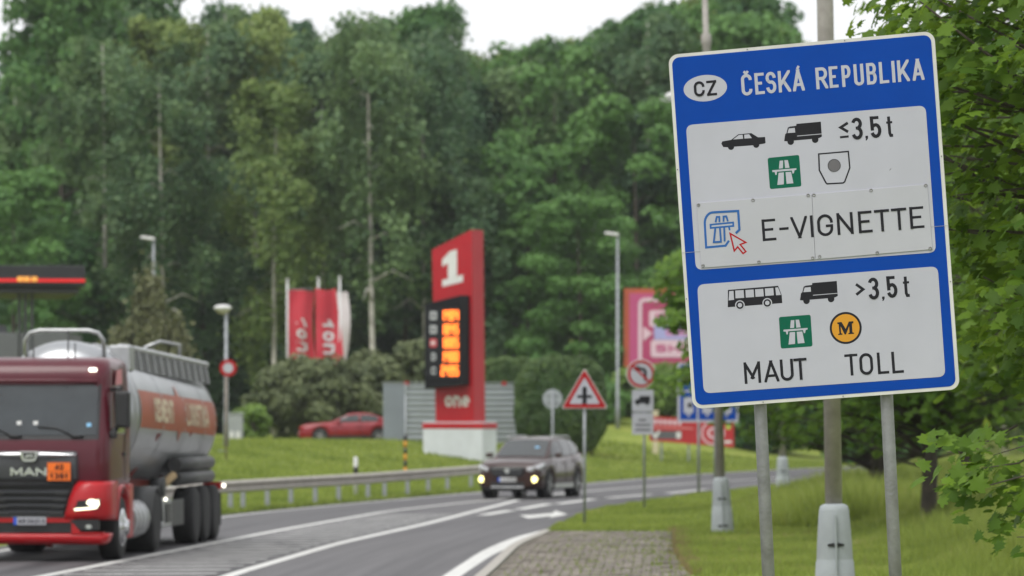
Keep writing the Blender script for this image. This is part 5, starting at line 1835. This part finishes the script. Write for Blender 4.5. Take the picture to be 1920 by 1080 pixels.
for i in range(3):
    w_ = MB().box((-5.4 + i * 1.7, -.03, 1.3), (1.4, .06, 2.2)).build('window', GLASS, ks)
    MB().box((-5.4 + i * 1.7, -.08, 2.45), (1.5, .08, .08)).build('frame', BLACK, w_)
d_ = MB().box((.2, -.03, 1.15), (1.0, .08, 2.3)).build('door', DARKGREY, ks)
MB().box((.55, -.09, 1.1), (.05, .06, .3)).build('handle', ALU, d_)


# ------------------------------------------------------------------ vegetation
rng = np.random.default_rng(11)


def frames(nrm, up):
    nrm = nrm / np.linalg.norm(nrm, axis=1, keepdims=True)
    s = np.cross(up, nrm)
    s /= np.maximum(np.linalg.norm(s, axis=1, keepdims=True), 1e-6)
    return s, np.cross(nrm, s), nrm


def cards(C, N, U, size, shape, fold=None):
    """many copies of a small leaf outline: centres C, normals N, axis hints U, sizes -> verts, faces"""
    n, k = len(C), len(shape)
    s, t, nn = frames(N, U)
    sh = np.array(shape, float)
    V = C[:, None, :] + size[:, None, None] * (sh[None, :, 0, None] * s[:, None, :] + sh[None, :, 1, None] * t[:, None, :] + sh[None, :, 2, None] * nn[:, None, :])
    return V.reshape(-1, 3)


def cards_mesh(name, V, k, faces, mat):
    """faces: list of index tuples (all same length) into the k-vertex outline"""
    n = len(V) // k
    fa = np.array(faces, np.int64)
    m = fa.shape[1]
    F_ = (np.arange(n)[:, None, None] * k + fa[None]).reshape(-1, m)
    me = bpy.data.meshes.new(name)
    me.vertices.add(len(V))
    me.vertices.foreach_set('co', V.astype(np.float32).ravel())
    me.loops.add(F_.size)
    me.loops.foreach_set('vertex_index', F_.astype(np.int32).ravel())
    me.polygons.add(len(F_))
    me.polygons.foreach_set('loop_start', np.arange(0, F_.size, m, dtype=np.int32))
    me.polygons.foreach_set('loop_total', np.full(len(F_), m, np.int32))
    me.materials.append(mat)
    me.update(calc_edges=True)
    me.validate()
    return me


LEAF4 = [(-.5, -.5, 0), (.5, -.35, .12), (.45, .5, 0), (-.4, .45, .1)]
MAPLE = [(0, 0, 0), (.22, -.10, .02), (.48, -.02, -.03), (.36, .16, .02), (.62, .36, -.07), (.36, .42, .03), (.38, .66, -.02), (.17, .58, .04), (0, 1.0, -.10),
         (-.17, .58, .04), (-.38, .66, -.02), (-.36, .42, .03), (-.62, .36, -.07), (-.36, .16, .02), (-.48, -.02, -.03), (-.22, -.10, .02), (0, .36, .06)]
MAPLE_F = [(16, i, (i + 1) % 16) for i in range(16)]
SIMPLE_LEAF = [(0, 0, 0), (.34, .05, .03), (.45, .45, -.04), (0, 1, -.06), (-.45, .45, -.04), (-.34, .05, .03), (0, .4, .05)]
SIMPLE_F = [(6, i, (i + 1) % 6) for i in range(6)]


def rnd_dirs(n):
    d = rng.normal(size=(n, 3))
    return d / np.linalg.norm(d, axis=1, keepdims=True)


def trunk_mb(h, r, lean=.02, limbs=0, limb_from=.3, limb_len=2.0, droop=-.1, white=False):
    mb = MB()
    ph = rng.random() * 6
    path = [(lean * h * math.sin(z * 2 + ph) * .3, lean * h * math.cos(z * 1.7 + ph) * .3, z * h - .3 * (z == 0)) for z in np.linspace(0, 1, 9)]
    mb.tube(path, [r * (1.25 if i == 0 else 1) * (1 - .9 * i / 8) + .01 for i in range(9)], 9)
    for i in range(limbs):
        z = limb_from + (1 - limb_from) * .92 * (i + rng.random()) / limbs
        a = rng.random() * 6.28
        L_ = limb_len * (1.15 - z) * (.7 + .6 * rng.random())
        p0 = Vector((np.interp(z, np.linspace(0, 1, 9), [q[0] for q in path]), np.interp(z, np.linspace(0, 1, 9), [q[1] for q in path]), z * h))
        d = Vector((math.cos(a), math.sin(a), .55))
        p1 = p0 + d * L_ * .5
        p2 = p1 + Vector((math.cos(a), math.sin(a), droop)) * L_ * .5
        rr = r * (1 - z) * .45 + .02
        mb.tube([p0, p1, p2], [rr, rr * .6, rr * .2], 5)
    return mb


def birch_crown(h, rad_, n_cl, per, lsize=.30, low=.22):
    Cs, Ns = [], []
    for i in range(n_cl):
        z = low + (1 - low) * (rng.random() ** .85)
        env = rad_ * (math.sin(math.pi * min(1, ((1 - z) / (1 - low)) ** .62 * .72 + .06)) + .12)
        a = rng.random() * 6.283
        rr = env * math.sqrt(rng.random()) * .95
        c = np.array([math.cos(a) * rr, math.sin(a) * rr, z * h])
        n = int(per * (.5 + rng.random()))
        hang = (1.2 + 2.8 * rng.random()) * (1.1 - z * .5)
        q = rng.normal(size=(n, 3)) * np.array([.46, .46, .30]) * (.7 + .6 * rng.random())
        q[:, 2] -= hang * rng.random(n) ** 1.3
        q[:, :2] *= (1 - .35 * np.clip(-q[:, 2:3] / 3, 0, 1))
        Cs.append(c + q)
        out = np.array([math.cos(a), math.sin(a), .35])
        Ns.append(rnd_dirs(n) * .9 + out)
    C = np.concatenate(Cs)
    N = np.concatenate(Ns)
    sz = lsize * (.6 + .8 * rng.random(len(C)))
    return cards(C, N, rnd_dirs(len(C)), sz, LEAF4)


def broad_crown(h, rad_, n_cl, per, lsize=.32, low=.2, clump=1.0, flat_=.75):
    Cs, Ns = [], []
    for i in range(n_cl):
        z = low + (1 - low) * rng.random()
        f = (z - low) / (1 - low)
        env = rad_ * (math.sqrt(max(0, 1 - (1.9 * (f - .42)) ** 2 * (.72 if f > .42 else .9))) + .05)
        a = rng.random() * 6.283
        rr = env * (.25 + .75 * math.sqrt(rng.random()))
        c = np.array([math.cos(a) * rr, math.sin(a) * rr, z * h])
        n = int(per * (.5 + rng.random()))
        d = rnd_dirs(n)
        k = clump * (.35 + .95 * rng.random())
        n = max(12, int(n * (k / clump) ** 1.6 * 1.5))
        d = rnd_dirs(n)
        d[:, 2] = np.where(rng.random(n) < .55, np.abs(d[:, 2]), d[:, 2])
        q = d * (k * (.45 + .55 * rng.random(n) ** .7))[:, None] * np.array([1, 1, flat_])
        q[:, 2] += .15 * k
        Cs.append(c + q)
        Ns.append(d * .8 + rnd_dirs(n) * .7 + np.array([0, 0, .4]))
    C = np.concatenate(Cs)
    N = np.concatenate(Ns)
    sz = lsize * (.6 + .8 * rng.random(len(C)))
    return cards(C, N, rnd_dirs(len(C)), sz, LEAF4)


L_BIRCH = leafmat('birch_leaf', (0.066, 0.1329, 0.0607), (0.1783, 0.2724, 0.1063), .35)
L_WEEP = leafmat('weeping_leaf', (0.1117, 0.1844, 0.0531), (0.2628, 0.3423, 0.1012), .35)
L_BROAD = leafmat('broad_leaf', (0.0447, 0.1235, 0.0371), (0.1307, 0.2654, 0.0679), .35)
L_DARK = leafmat('dark_leaf', (0.0424, 0.0983, 0.0482), (0.1059, 0.194, 0.0794), .3)
L_PINE = leafmat('pine_leaf', (0.06, 0.078, 0.036), (0.17, 0.18, 0.085), .2)
L_BUSH = leafmat('bush_leaf', (0.0605, 0.0896, 0.042), (0.1782, 0.2128, 0.095), .25)
L_HEDGE = leafmat('hedge_leaf', (0.045, 0.093, 0.0252), (0.1275, 0.195, 0.0476), .25)
L_LIME = leafmat('lime_leaf', (0.09, 0.17, 0.03), (0.2, 0.31, 0.065), .35)
WB = pm('birch_bark', (.46, .44, .40), .8, 0, .5, 1.6, bump=.3, dirt=.75)

VARIANTS = {}


def variant(key, kind, h, r, mat, bark, **kw):
    if kind == 'birch':
        tb = trunk_mb(h * .97, .17, .03, 14, .3, 2.6, -.5)
        V = birch_crown(h, r, kw.get('n', 56), kw.get('per', 230), kw.get('ls', .22), kw.get('low', .2))
    else:
        tb = trunk_mb(h * .9, .2, .04, 12, .25, 3.6, .2)
        V = broad_crown(h, r, int(kw.get('n', 60) * 1.7), kw.get('per', 240) * .55, kw.get('ls', .22), kw.get('low', .15), kw.get('cl', 1.15))
    me_t = tb.build('trunk', bark)
    me_c = cards_mesh('crown', V, 4, [(0, 1, 2, 3)], mat)
    VARIANTS[key] = (me_t.data, me_c)
    bpy.data.objects.remove(me_t)


variant('b1', 'birch', 24, 3.1, L_BIRCH, WB)
variant('b2', 'birch', 24, 2.6, L_BIRCH, WB, n=44, low=.3)
variant('b3', 'birch', 24, 3.2, L_WEEP, WB, n=46, low=.25, per=260)
variant('o1', 'broad', 18, 4.0, L_BROAD, BARK, n=62)
variant('o2', 'broad', 18, 3.5, L_BROAD, BARK, n=50)
variant('d1', 'broad', 20, 3.7, L_DARK, BARK, n=56, low=.08)
variant('d2', 'birch', 22, 3.2, L_DARK, BARK, n=54, low=.1)
variant('s1', 'broad', 6, 3.0, L_DARK, BARK, n=30, low=.02, cl=1.0, per=180)
BASEH = {'b1': 24, 'b2': 24, 'b3': 24, 'o1': 18, 'o2': 18, 'd1': 20, 'd2': 22, 's1': 6}


def tree(key, u, y, v_top, label, group=None, name='tree', rz=None, wide=1.0):
    x = (u - 960) * y / F
    z = float(hgt(x, y))
    ht = CAMH + (HORIZON - v_top) * y / F - z
    k = ht / BASEH[key]
    t = empty(name, (x, y, z), rng.random() * 6.28 if rz is None else rz)
    t.scale = ((.5 + .5 * k) * wide, (.5 + .5 * k) * wide, k)
    tag(t, label, 'tree', group)
    link('trunk', VARIANTS[key][0], t)
    link('crown', VARIANTS[key][1], t)
    return t


FRONT = [
    ('o1', 20, 214, 330, 'bright green broadleaf tree over the left end of the station canopy'),
    ('o2', 112, 220, 420, 'low leafy green tree just right of the station canopy'),
    ('b1', 190, 222, 60, 'tall grey-green birch rising above the end of the station canopy'),
    ('b2', 302, 218, 120, 'birch with pale trunk showing above the thin far street lamp'),
    ('d2', 380, 224, 290, 'dark drooping tree behind the short white-headed street lamp'),
    ('b3', 520, 219, 150, 'light yellow-green weeping birch standing left of the flags'),
    ('b1', 612, 226, 230, 'grey-green birch directly above the flags'),
    ('b2', 697, 218, 0, 'tall birch with long white trunk between the flags and the totem'),
    ('d1', 762, 226, 360, 'bushy dark tree low behind the left side of the price totem'),
    ('b2', 800, 222, 60, 'slender birch with pale trunk above the price totem'),
    ('b1', 885, 221, 330, 'drooping birch just right of the totem top'),
    ('o2', 985, 224, 260, 'green broadleaf tree above the clipped hedge'),
    ('o1', 1085, 219, 380, 'lower broadleaf tree left of the tall flat-headed lamp'),
    ('o1', 1195, 226, 200, 'green broadleaf tree behind the top of the flat-headed lamp'),
    ('d1', 1275, 229, 150, 'dark tree behind the left edge of the border sign'),
]
for key, u, y, v, lab in FRONT:
    tree(key, u, y, v, lab, 'trees at the edge of the wood')
LAND = [(-80, 'beyond the left edge of the canopy'), (20, 'over the station canopy'), (90, 'over the end of the canopy'), (150, 'just right of the canopy'), (215, 'over the tanker cab'), (280, 'over the cone-shaped conifer'), (345, 'between conifer and short lamp'), (420, 'over the short white-headed lamp'), (480, 'between short lamp and flags'), (540, 'over the left flagpole'), (600, 'over the middle of the flags'), (655, 'just right of the flags'), (715, 'between flags and totem'), (775, 'over the price display'), (835, 'over the numeral on the totem'), (890, 'over the totem edge'), (950, 'between totem and hedge'), (1010, 'over the grey-backed sign'), (1065, 'over the clipped hedge'), (1120, 'over the triangle sign'), (1175, 'over the flat-headed lamp'), (1235, 'left of the border sign'), (1300, 'behind the oval on the border sign'), (1375, 'behind the country name, left half'), (1450, 'behind the country name, middle'), (1530, 'above the border sign pole'), (1610, 'behind the country name, right half'), (1690, 'behind the sign upper right corner'), (1770, 'behind the near maple, left part'), (1850, 'behind the near maple, middle'), (1920, 'behind the near maple, right part'), (1990, 'beyond the right edge of the maple')]
USED = set()


def near(uu, fmt):
    for w in sorted(LAND, key=lambda q: abs(q[0] - uu)):
        if fmt % w[1] not in USED:
            USED.add(fmt % w[1])
            return fmt % w[1]


DESC = {'b1': 'grey-green birch', 'b2': 'slim birch', 'o1': 'full green broadleaf', 'o2': 'green broadleaf', 'd1': 'dark bushy tree', 'd2': 'dark drooping tree', 'b3': 'pale birch'}
tops = [(-60, 200), (0, 170), (40, 120), (75, 60), (110, -10), (200, -40), (300, -10), (345, 45), (420, -5), (500, 10), (570, 35), (640, 30), (700, 45), (745, 60), (800, 10), (850, 50), (895, 105), (960, 75), (1040, 55), (1120, 70), (1180, 40), (1230, -10), (1340, -30), (1430, 10), (1470, 80), (1560, 120), (1640, 90), (1760, 40), (1900, 40), (2000, 30)]
tu, tv = [q[0] for q in tops], [q[1] for q in tops]
for row, (y, du, off, lift, nm) in enumerate(((240, 92, 0, 70, 'second'), (256, 86, 44, 20, 'third'), (276, 76, 10, 0, 'last'))):
    for u in np.arange(-50 + off, 2000, du):
        uu = u + rng.normal(0, 12)
        v = np.interp(uu, tu, tv) + (-18 if 90 < uu < 870 else 4) + lift * rng.random() + abs(rng.normal(0, 8))
        key = ['b1', 'o1', 'b2', 'd2', 'b3', 'b1', 'b1'][int(rng.integers(7))]
        if uu > 880:
            key = ['o1', 'b1', 'd2', 'o2', 'b1', 'b3'][int(rng.integers(6))]
        tree(key, uu, y + rng.normal(0, 2), v, near(uu, DESC[key] + ' in the wood, ' + nm + ' row, %s'), 'trees in the back of the wood', wide=1.0)
for u in np.arange(0, 1700, 68):
    uu = u + rng.normal(0, 10)
    tree('s1', uu, 231 + rng.normal(0, 3), 645 + rng.normal(0, 25), near(uu, 'dark undergrowth shrub, wood edge, %s'), 'undergrowth shrubs of the wood', name='shrub', wide=1.0)


# named shrubs in front of the wood
def shrub(name, u, y, v_top, w_px, label, mat, n_cl, per, ls, cl, low=.02, kind='broad', depth=1.0):
    x = (u - 960) * y / F
    z = float(hgt(x, y))
    ht = CAMH + (HORIZON - v_top) * y / F - z
    r = w_px * y / F / 2
    t = tag(empty(name, (x, y, z), rng.random()), label, 'shrub')
    V = broad_crown(ht * .93, r * .85, n_cl, per, ls, low, cl)
    V[:, 1] *= depth
    link('crown', cards_mesh('crown', V, 4, [(0, 1, 2, 3)], mat), t)
    tb = trunk_mb(ht * .8, .1, .05, 9, .05, r * .9, .4)
    tb.build('trunk', BARK, t)
    return t


shrub('bush', 585, 200, 672, 265, 'large olive-green bush below the flags, behind the red coupe', L_BUSH, 85, 130, .16, .75)
shrub('bush', 700, 202, 668, 120, 'olive bush between the flags and the grey ribbed enclosure', L_BUSH, 40, 120, .16, .7)
shrub('bush', 775, 203, 640, 80, 'pale upright shrub just left of the price display', L_BUSH, 30, 120, .16, .6)
shrub('bush', 475, 178, 765, 75, 'small bright green shrub left of the red coupe', L_LIME, 22, 110, .13, .5)
shrub('bush', 1215, 211, 700, 170, 'bright green bush under the pink billboard', L_LIME, 50, 110, .2, .8)
shrub('bush', 1120, 207, 722, 90, 'green bush at the foot of the flat-headed lamp', L_BROAD, 40, 110, .18, .8)
shrub('bush', 1420, 208, 700, 260, 'broad green bush behind the big sign posts across the road', L_BROAD, 70, 120, .2, .9)
shrub('bush', 1000, 212, 690, 130, 'dark bush behind the clipped hedge', L_DARK, 40, 110, .2, .8)
shrub('bush', 1640, 200, 740, 300, 'green bush across the road behind the maple trunks', L_BROAD, 70, 120, .2, .9)
# cone-shaped conifer
y = 196.0
x = (280 - 960) * y / F
z = float(hgt(x, y))
ht = CAMH + (HORIZON - 528) * y / F - z
t = tag(empty('conifer', (x, y, z)), 'cone-shaped olive conifer above the tank trailer', 'tree')
Cs, Ns = [], []
for cx_0, hs, rs in ((0, 1.0, 2.0), (-1.2, .62, 1.3), (1.25, .66, 1.35)):
    for i in range(60):
        f = rng.random() ** .8
        a = rng.random() * 6.28
        rr = rs * (1 - f) * (.55 + .5 * rng.random()) + .12
        n = 70
        c = np.array([cx_0 + rr * math.cos(a), rr * math.sin(a), f * ht * hs])
        q = rng.normal(size=(n, 3)) * np.array([.22, .22, .42])
        Cs.append(c + q + np.array([0, 0, .2]))
        Ns.append(rnd_dirs(n) + np.array([math.cos(a), math.sin(a), .3]))
C, N = np.concatenate(Cs), np.concatenate(Ns)
link('crown', cards_mesh('crown', cards(C, N, rnd_dirs(len(C)), .16 * (.6 + .8 * rng.random(len(C))), LEAF4), 4, [(0, 1, 2, 3)], L_PINE), t)
MB().tube([(0, 0, -.2), (0, 0, ht * .9)], [.16, .03], 8).build('trunk', BARK, t)


# clipped hedges: leaves packed on a rounded block, twigs inside
def hedge(u0, u1, y, v_top, depth, label, rnd):
    x0, x1 = (u0 - 960) * y / F, (u1 - 960) * y / F
    xc = (x0 + x1) / 2
    z = float(hgt(xc, y))
    h = CAMH + (HORIZON - v_top) * y / F - z
    t = tag(empty('hedge', (xc, y, z - .1)), label, 'hedge')
    n = 15000
    d = rnd_dirs(n)
    p = 5.0 if rnd < .5 else 3.2
    k = (np.abs(d[:, 0]) ** p + np.abs(d[:, 1]) ** p + np.abs(d[:, 2]) ** p) ** (-1 / p)
    q = d * k[:, None]
    q *= (1 - .10 * rng.random(n) ** 2)[:, None] * (1 + .03 * np.sin(q[:, :1] * 9) * np.sin(q[:, 2:] * 11))
    C = q * np.array([(x1 - x0) / 2, depth / 2, h / 2]) + np.array([0, 0, h / 2])
    N = d + rnd_dirs(n) * .7
    link('foliage', cards_mesh('foliage', cards(C, N, rnd_dirs(n), .15 * (.6 + .8 * rng.random(n)), LEAF4), 4, [(0, 1, 2, 3)], L_HEDGE), t)
    mb = MB()
    for i in range(7):
        xx_ = (i / 6 - .5) * (x1 - x0) * .7
        mb.tube([(xx_, 0, -.1), (xx_ + rng.normal(0, .1), rng.normal(0, .1), h * .6), (xx_ + rng.normal(0, .3), rng.normal(0, .2), h * .85)], [.05, .04, .01], 6)
    mb.build('stems', BARK, t)
    mb = MB()
    secs = []
    for f in np.linspace(.04, .96, 9):
        w = (1 - abs(2 * f - 1) ** p) ** (1 / p)
        secs.append([((x1 - x0) / 2 * .86 * w * abs(math.cos(a)) ** (2 / p) * (1 if math.cos(a) > 0 else -1), depth / 2 * .86 * w * abs(math.sin(a)) ** (2 / p) * (1 if math.sin(a) > 0 else -1), f * h) for a in np.linspace(0, 2 * math.pi, 24, endpoint=False)])
    mb.loft(secs)
    mb.build('inner_foliage', L_HEDGE, t)


hedge(966, 1136, 183, 664, 3.2, 'tall rounded clipped hedge right of the totem', 1)
hedge(905, 1006, 193, 668, 2.0, 'flat-topped clipped hedge above the ribbed enclosure', 0)

# ------------------------------------------------------------------ maples beside the road
L_MAPLE = leafmat('maple_leaf', (.060, .130, .016), (.20, .33, .036), .5, .5, yellow=(.42, .50, .05), spec=.22)
L_MAPLE2 = leafmat('maple_leaf_far', (.052, .125, .018), (.17, .29, .04), .5, .5, yellow=(.32, .42, .05), spec=.2)


def maple(x, y, h, r, z_low, label, n_tw, per, lsize, shape, faces, mat, trunk_r, extra=(), side_bias=None):
    z = float(hgt(x, y))
    t = tag(empty('maple_tree', (x, y, z)), label, 'tree', 'maple trees along the verge')
    tb = MB()
    tb.tube([(0, 0, -.3), (.02, .02, .3), (.05, 0, 1.3), (-.02, .05, 2.6), (.06, 0, h * .6), (0, 0, h * .92)], [trunk_r * 1.5, trunk_r * 1.12, trunk_r, trunk_r * .9, trunk_r * .45, .02], 12)
    zc = z_low + .40 * (h - z_low)
    Cs, Ns, Us = [], [], []
    tips = []
    for i in range(n_tw):
        d = rnd_dirs(1)[0]
        k = rng.random() ** .38
        k *= (np.abs(d) ** 2.7).sum() ** (-1 / 2.7)
        c = d * k * np.array([r, r, (h - zc) if d[2] > 0 else (zc - z_low)]) + np.array([0, 0, zc])
        if side_bias is not None and rng.random() < .35 and d @ np.array(side_bias) < -.3:
            continue
        tips.append((c, d))
    for e in extra:
        tips.append((np.array(e), np.array([-.6, -.6, -.3])))
    for i, (c, d) in enumerate(tips):
        n = int(per * (.6 + .8 * rng.random()))
        w = rnd_dirs(n) * np.array([.34, .34, .20]) * (.35 + .65 * rng.random(n))[:, None]
        out = np.array([d[0], d[1], 0])
        hl = np.linalg.norm(out) + 1e-6
        out = out / hl
        w[:, 2] -= .35 * np.maximum(0, w @ out) * .6
        Cs.append(c + w)
        Ns.append(out * .55 + np.array([0, 0, .75]) + rnd_dirs(n) * .62)
        Us.append(-(out * .7 + np.array([0, 0, -.7]) + rnd_dirs(n) * .6))
        if i % 5 == 0 or i >= len(tips) - len(extra):
            far_tip = i >= len(tips) - len(extra)
            zt = min(max(c[2] - .45 * np.linalg.norm(c[:2]) * .6, .9), h * .75)
            p0 = Vector((.0, .0, zt))
            p2 = Vector(c)
            if far_tip:      # low outer sprays hang from higher limbs
                if i % 2:
                    continue
                p0 = p2 + Vector((.45 + .4 * rng.random(), rng.normal(0, .3), .10 + .35 * rng.random()))
                p1 = p0.lerp(p2, .5) + Vector((rng.normal(0, .05), rng.normal(0, .05), -.06))
                tb.tube([p0, p1, p2], [.010, .007, .003], 5)
                continue
            p1 = p0.lerp(p2, .4 + .3 * rng.random()) + Vector((rng.normal(0, .25), rng.normal(0, .25), rng.normal(.1, .25)))
            tb.tube([p0, p1, p2], [.035 if i % 20 else .07, .018, .006], 5)
    C, N, U = np.concatenate(Cs), np.concatenate(Ns), np.concatenate(Us)
    sz = lsize * (.55 + .75 * rng.random(len(C)))
    V = cards(C, N, U, sz, shape)
    link('crown', cards_mesh('crown', V, len(shape), faces, mat), t)
    tb.build('trunk', BARK, t)
    return t


def spray(pts, bx_, by_, n, dy, seed):
    g = np.random.default_rng(seed)
    res = []
    z0 = float(hgt(bx_, by_))
    for (u, v, su, sv) in pts:
        for i in range(n):
            y_ = by_ + dy + g.normal(0, .6)
            w = at(u + g.normal(0, su), v + g.normal(0, sv), y_)
            res.append((w.x - bx_, w.y - by_, w.z - z0))
    return res


# nearest maple: its crown fills the right edge behind the sign
ex = spray([(1850, 872, 14, 10), (1815, 900, 14, 10), (1885, 850, 16, 14), (1900, 955, 14, 12), (1872, 985, 14, 10), (1900, 905, 16, 16), (1790, 850, 16, 8), (1900, 1010, 12, 10)], 5.8, 31.5, 2, -2.2, 33)
maple(5.8, 31.5, 9.0, 3.1, 1.75, 'nearest maple, its sharp leaves filling the right edge behind the border sign', 2700, 12, .118, MAPLE, MAPLE_F, L_MAPLE, .17, ex)
maple(6.9, 47.0, 8.5, 3.3, 1.9, 'maple right of the sign, second nearest, behind the sharp leaves', 900, 12, .15, SIMPLE_LEAF, SIMPLE_F, L_MAPLE, .16)
maple(7.35, 75.5, 8.5, 3.7, 1.55, 'maple whose dark trunk stands just right of the right sign post', 950, 12, .17, SIMPLE_LEAF, SIMPLE_F, L_MAPLE2, .135)
maple(8.35, 98.0, 9.0, 4.5, 1.3, 'maple whose dark trunk stands between the nearest lamp and the right sign post', 1150, 12, .19, SIMPLE_LEAF, SIMPLE_F, L_MAPLE2, .21, spray([(1268, 500, 14, 14), (1250, 530, 14, 14), (1262, 570, 14, 14), (1272, 596, 10, 8), (1256, 606, 10, 5), (1288, 560, 10, 18), (1290, 700, 12, 9), (1268, 718, 12, 9), (1340, 600, 10, 50)], 8.35, 98.0, 9, -3.0, 21))
maple(12.5, 118.0, 9.0, 4.6, 1.4, 'farthest maple on the verge, behind the other maples', 800, 11, .21, SIMPLE_LEAF, SIMPLE_F, L_MAPLE2, .17)
maple(11.5, 62.0, 9.0, 4.0, 1.6, 'maple at the back of the verge, to the right of the others', 700, 11, .18, SIMPLE_LEAF, SIMPLE_F, L_MAPLE2, .16)

# ------------------------------------------------------------------ grass
L_GRASS = leafmat('grass_blade', (.12, .18, .03), (.29, .36, .075), .4, .6, yellow=(.38, .34, .16))


def grass(n, ysamp, xfun, hfun, seed):
    g = np.random.default_rng(seed)
    y = ysamp(g, n)
    x = xfun(g, y, n)
    z = hgt(x, y)
    ok = z > 0.0
    x, y, z = x[ok], y[ok], z[ok]
    n = len(x)
    hh_ = hfun(x, y) * (.5 + g.random(n))
    a = g.random(n) * 6.283
    w = (.010 + .012 * g.random(n)) * (y / 60)
    lean = g.normal(0, .4, n) * hh_
    la = g.random(n) * 6.283
    V = np.empty((n, 3, 3))
    V[:, 0] = np.stack([x - w * np.cos(a), y - w * np.sin(a), z - .02], 1)
    V[:, 1] = np.stack([x + w * np.cos(a), y + w * np.sin(a), z - .02], 1)
    V[:, 2] = np.stack([x + lean * np.cos(la), y + lean * np.sin(la), z + hh_], 1)
    return V.reshape(-1, 3)


clumpy = lambda x, y: .6 + .5 * np.sin(x * 2.1 + 1.3 * np.sin(y * .7)) * np.sin(y * .9 + x * .6)
ys_ = lambda a, b: (lambda g, n: 1 / (1 / b + (1 / a - 1 / b) * g.random(n)))
Vr = grass(320000, ys_(58, 150), lambda g, y, n: np.where(y < 80.6, pave_r(y), right_x(y) + .05) + (g.random(n) ** 1.25) * 15, lambda x, y: (.08 + .58 * smooth(2.6, 5.5, x - np.where(y < 80.6, pave_r(y), right_x(y)))) * (.6 + .5 * np.clip(clumpy(x, y), 0, 1.2)), 3)
Vn = grass(26000, ys_(36, 58), lambda g, y, n: pave_r(y) + g.random(n) * 8, lambda x, y: .12 + .2 * smooth(4.5, 7, x), 4)
tag(link('grass', cards_mesh('grass', np.concatenate([Vr, Vn]), 3, [(0, 1, 2)], L_GRASS)), 'green grass growing over the verge beside the paved strip', 'grass', kind='stuff')
Vl = grass(150000, ys_(96, 200), lambda g, y, n: left_x(y) - .3 - (g.random(n) ** 1.2) * 24, lambda x, y: .06 + .05 * np.clip(clumpy(x, y), 0, 1.2), 5)
tag(link('grass', cards_mesh('grass', Vl, 3, [(0, 1, 2)], L_GRASS)), 'short mown grass on the bank beyond the crash barrier', 'grass', kind='stuff')
L_DRY = leafmat('dry_grass', (.20, .17, .07), (.36, .30, .14), .3, .7)
gd = np.random.default_rng(12)
Vd = grass(7000, ys_(58, 82), lambda g, y, n: np.where(g.random(n) < .75, pave_r(y) + g.normal(.02, .10, n), pave_r(y) + g.random(n) * 3), lambda x, y: .07 + 0 * x, 13)
tag(link('dry_grass', cards_mesh('dry_grass', Vd, 3, [(0, 1, 2)], L_DRY)), 'straw-coloured dry grass fringing the paved strip', 'dry grass', kind='stuff')
g2 = np.random.default_rng(8)
yy = 31 + g2.random(2600) * 49
xx2 = np.array([float(right_x(v)) for v in yy]) + .25 + g2.random(2600) ** .6 * (pave_r(yy) - np.array([float(right_x(v)) for v in yy]) - .3)
n = len(yy)
V = np.empty((n, 3, 3))
a = g2.random(n) * 6.28
V[:, 0] = np.stack([xx2 - .02 * np.cos(a), yy - .02 * np.sin(a), np.full(n, .07)], 1)
V[:, 1] = np.stack([xx2 + .02 * np.cos(a), yy + .02 * np.sin(a), np.full(n, .07)], 1)
V[:, 2] = np.stack([xx2 + g2.normal(0, .02, n), yy + g2.normal(0, .02, n), .12 + .05 * g2.random(n)], 1)
tag(link('weeds', cards_mesh('weeds', V.reshape(-1, 3), 3, [(0, 1, 2)], L_GRASS)), 'small green weeds in the joints of the paving blocks', 'weeds', kind='stuff')

# ------------------------------------------------------------------ air: thin haze round everything
hm = bpy.data.materials.new('haze_air')
hm.use_nodes = True
hn = hm.node_tree
hn.nodes.clear()
ho = hn.nodes.new('ShaderNodeOutputMaterial')
hv = hn.nodes.new('ShaderNodeVolumePrincipled')
hv.inputs['Color'].default_value = (.93, .96, 1.0, 1)
hv.inputs['Density'].default_value = .00014
hn.links.new(hv.outputs[0], ho.inputs['Volume'])
tag(MB().box((0, 212, 22), (900, 520, 47)).build('haze', hm), kind='stuff')
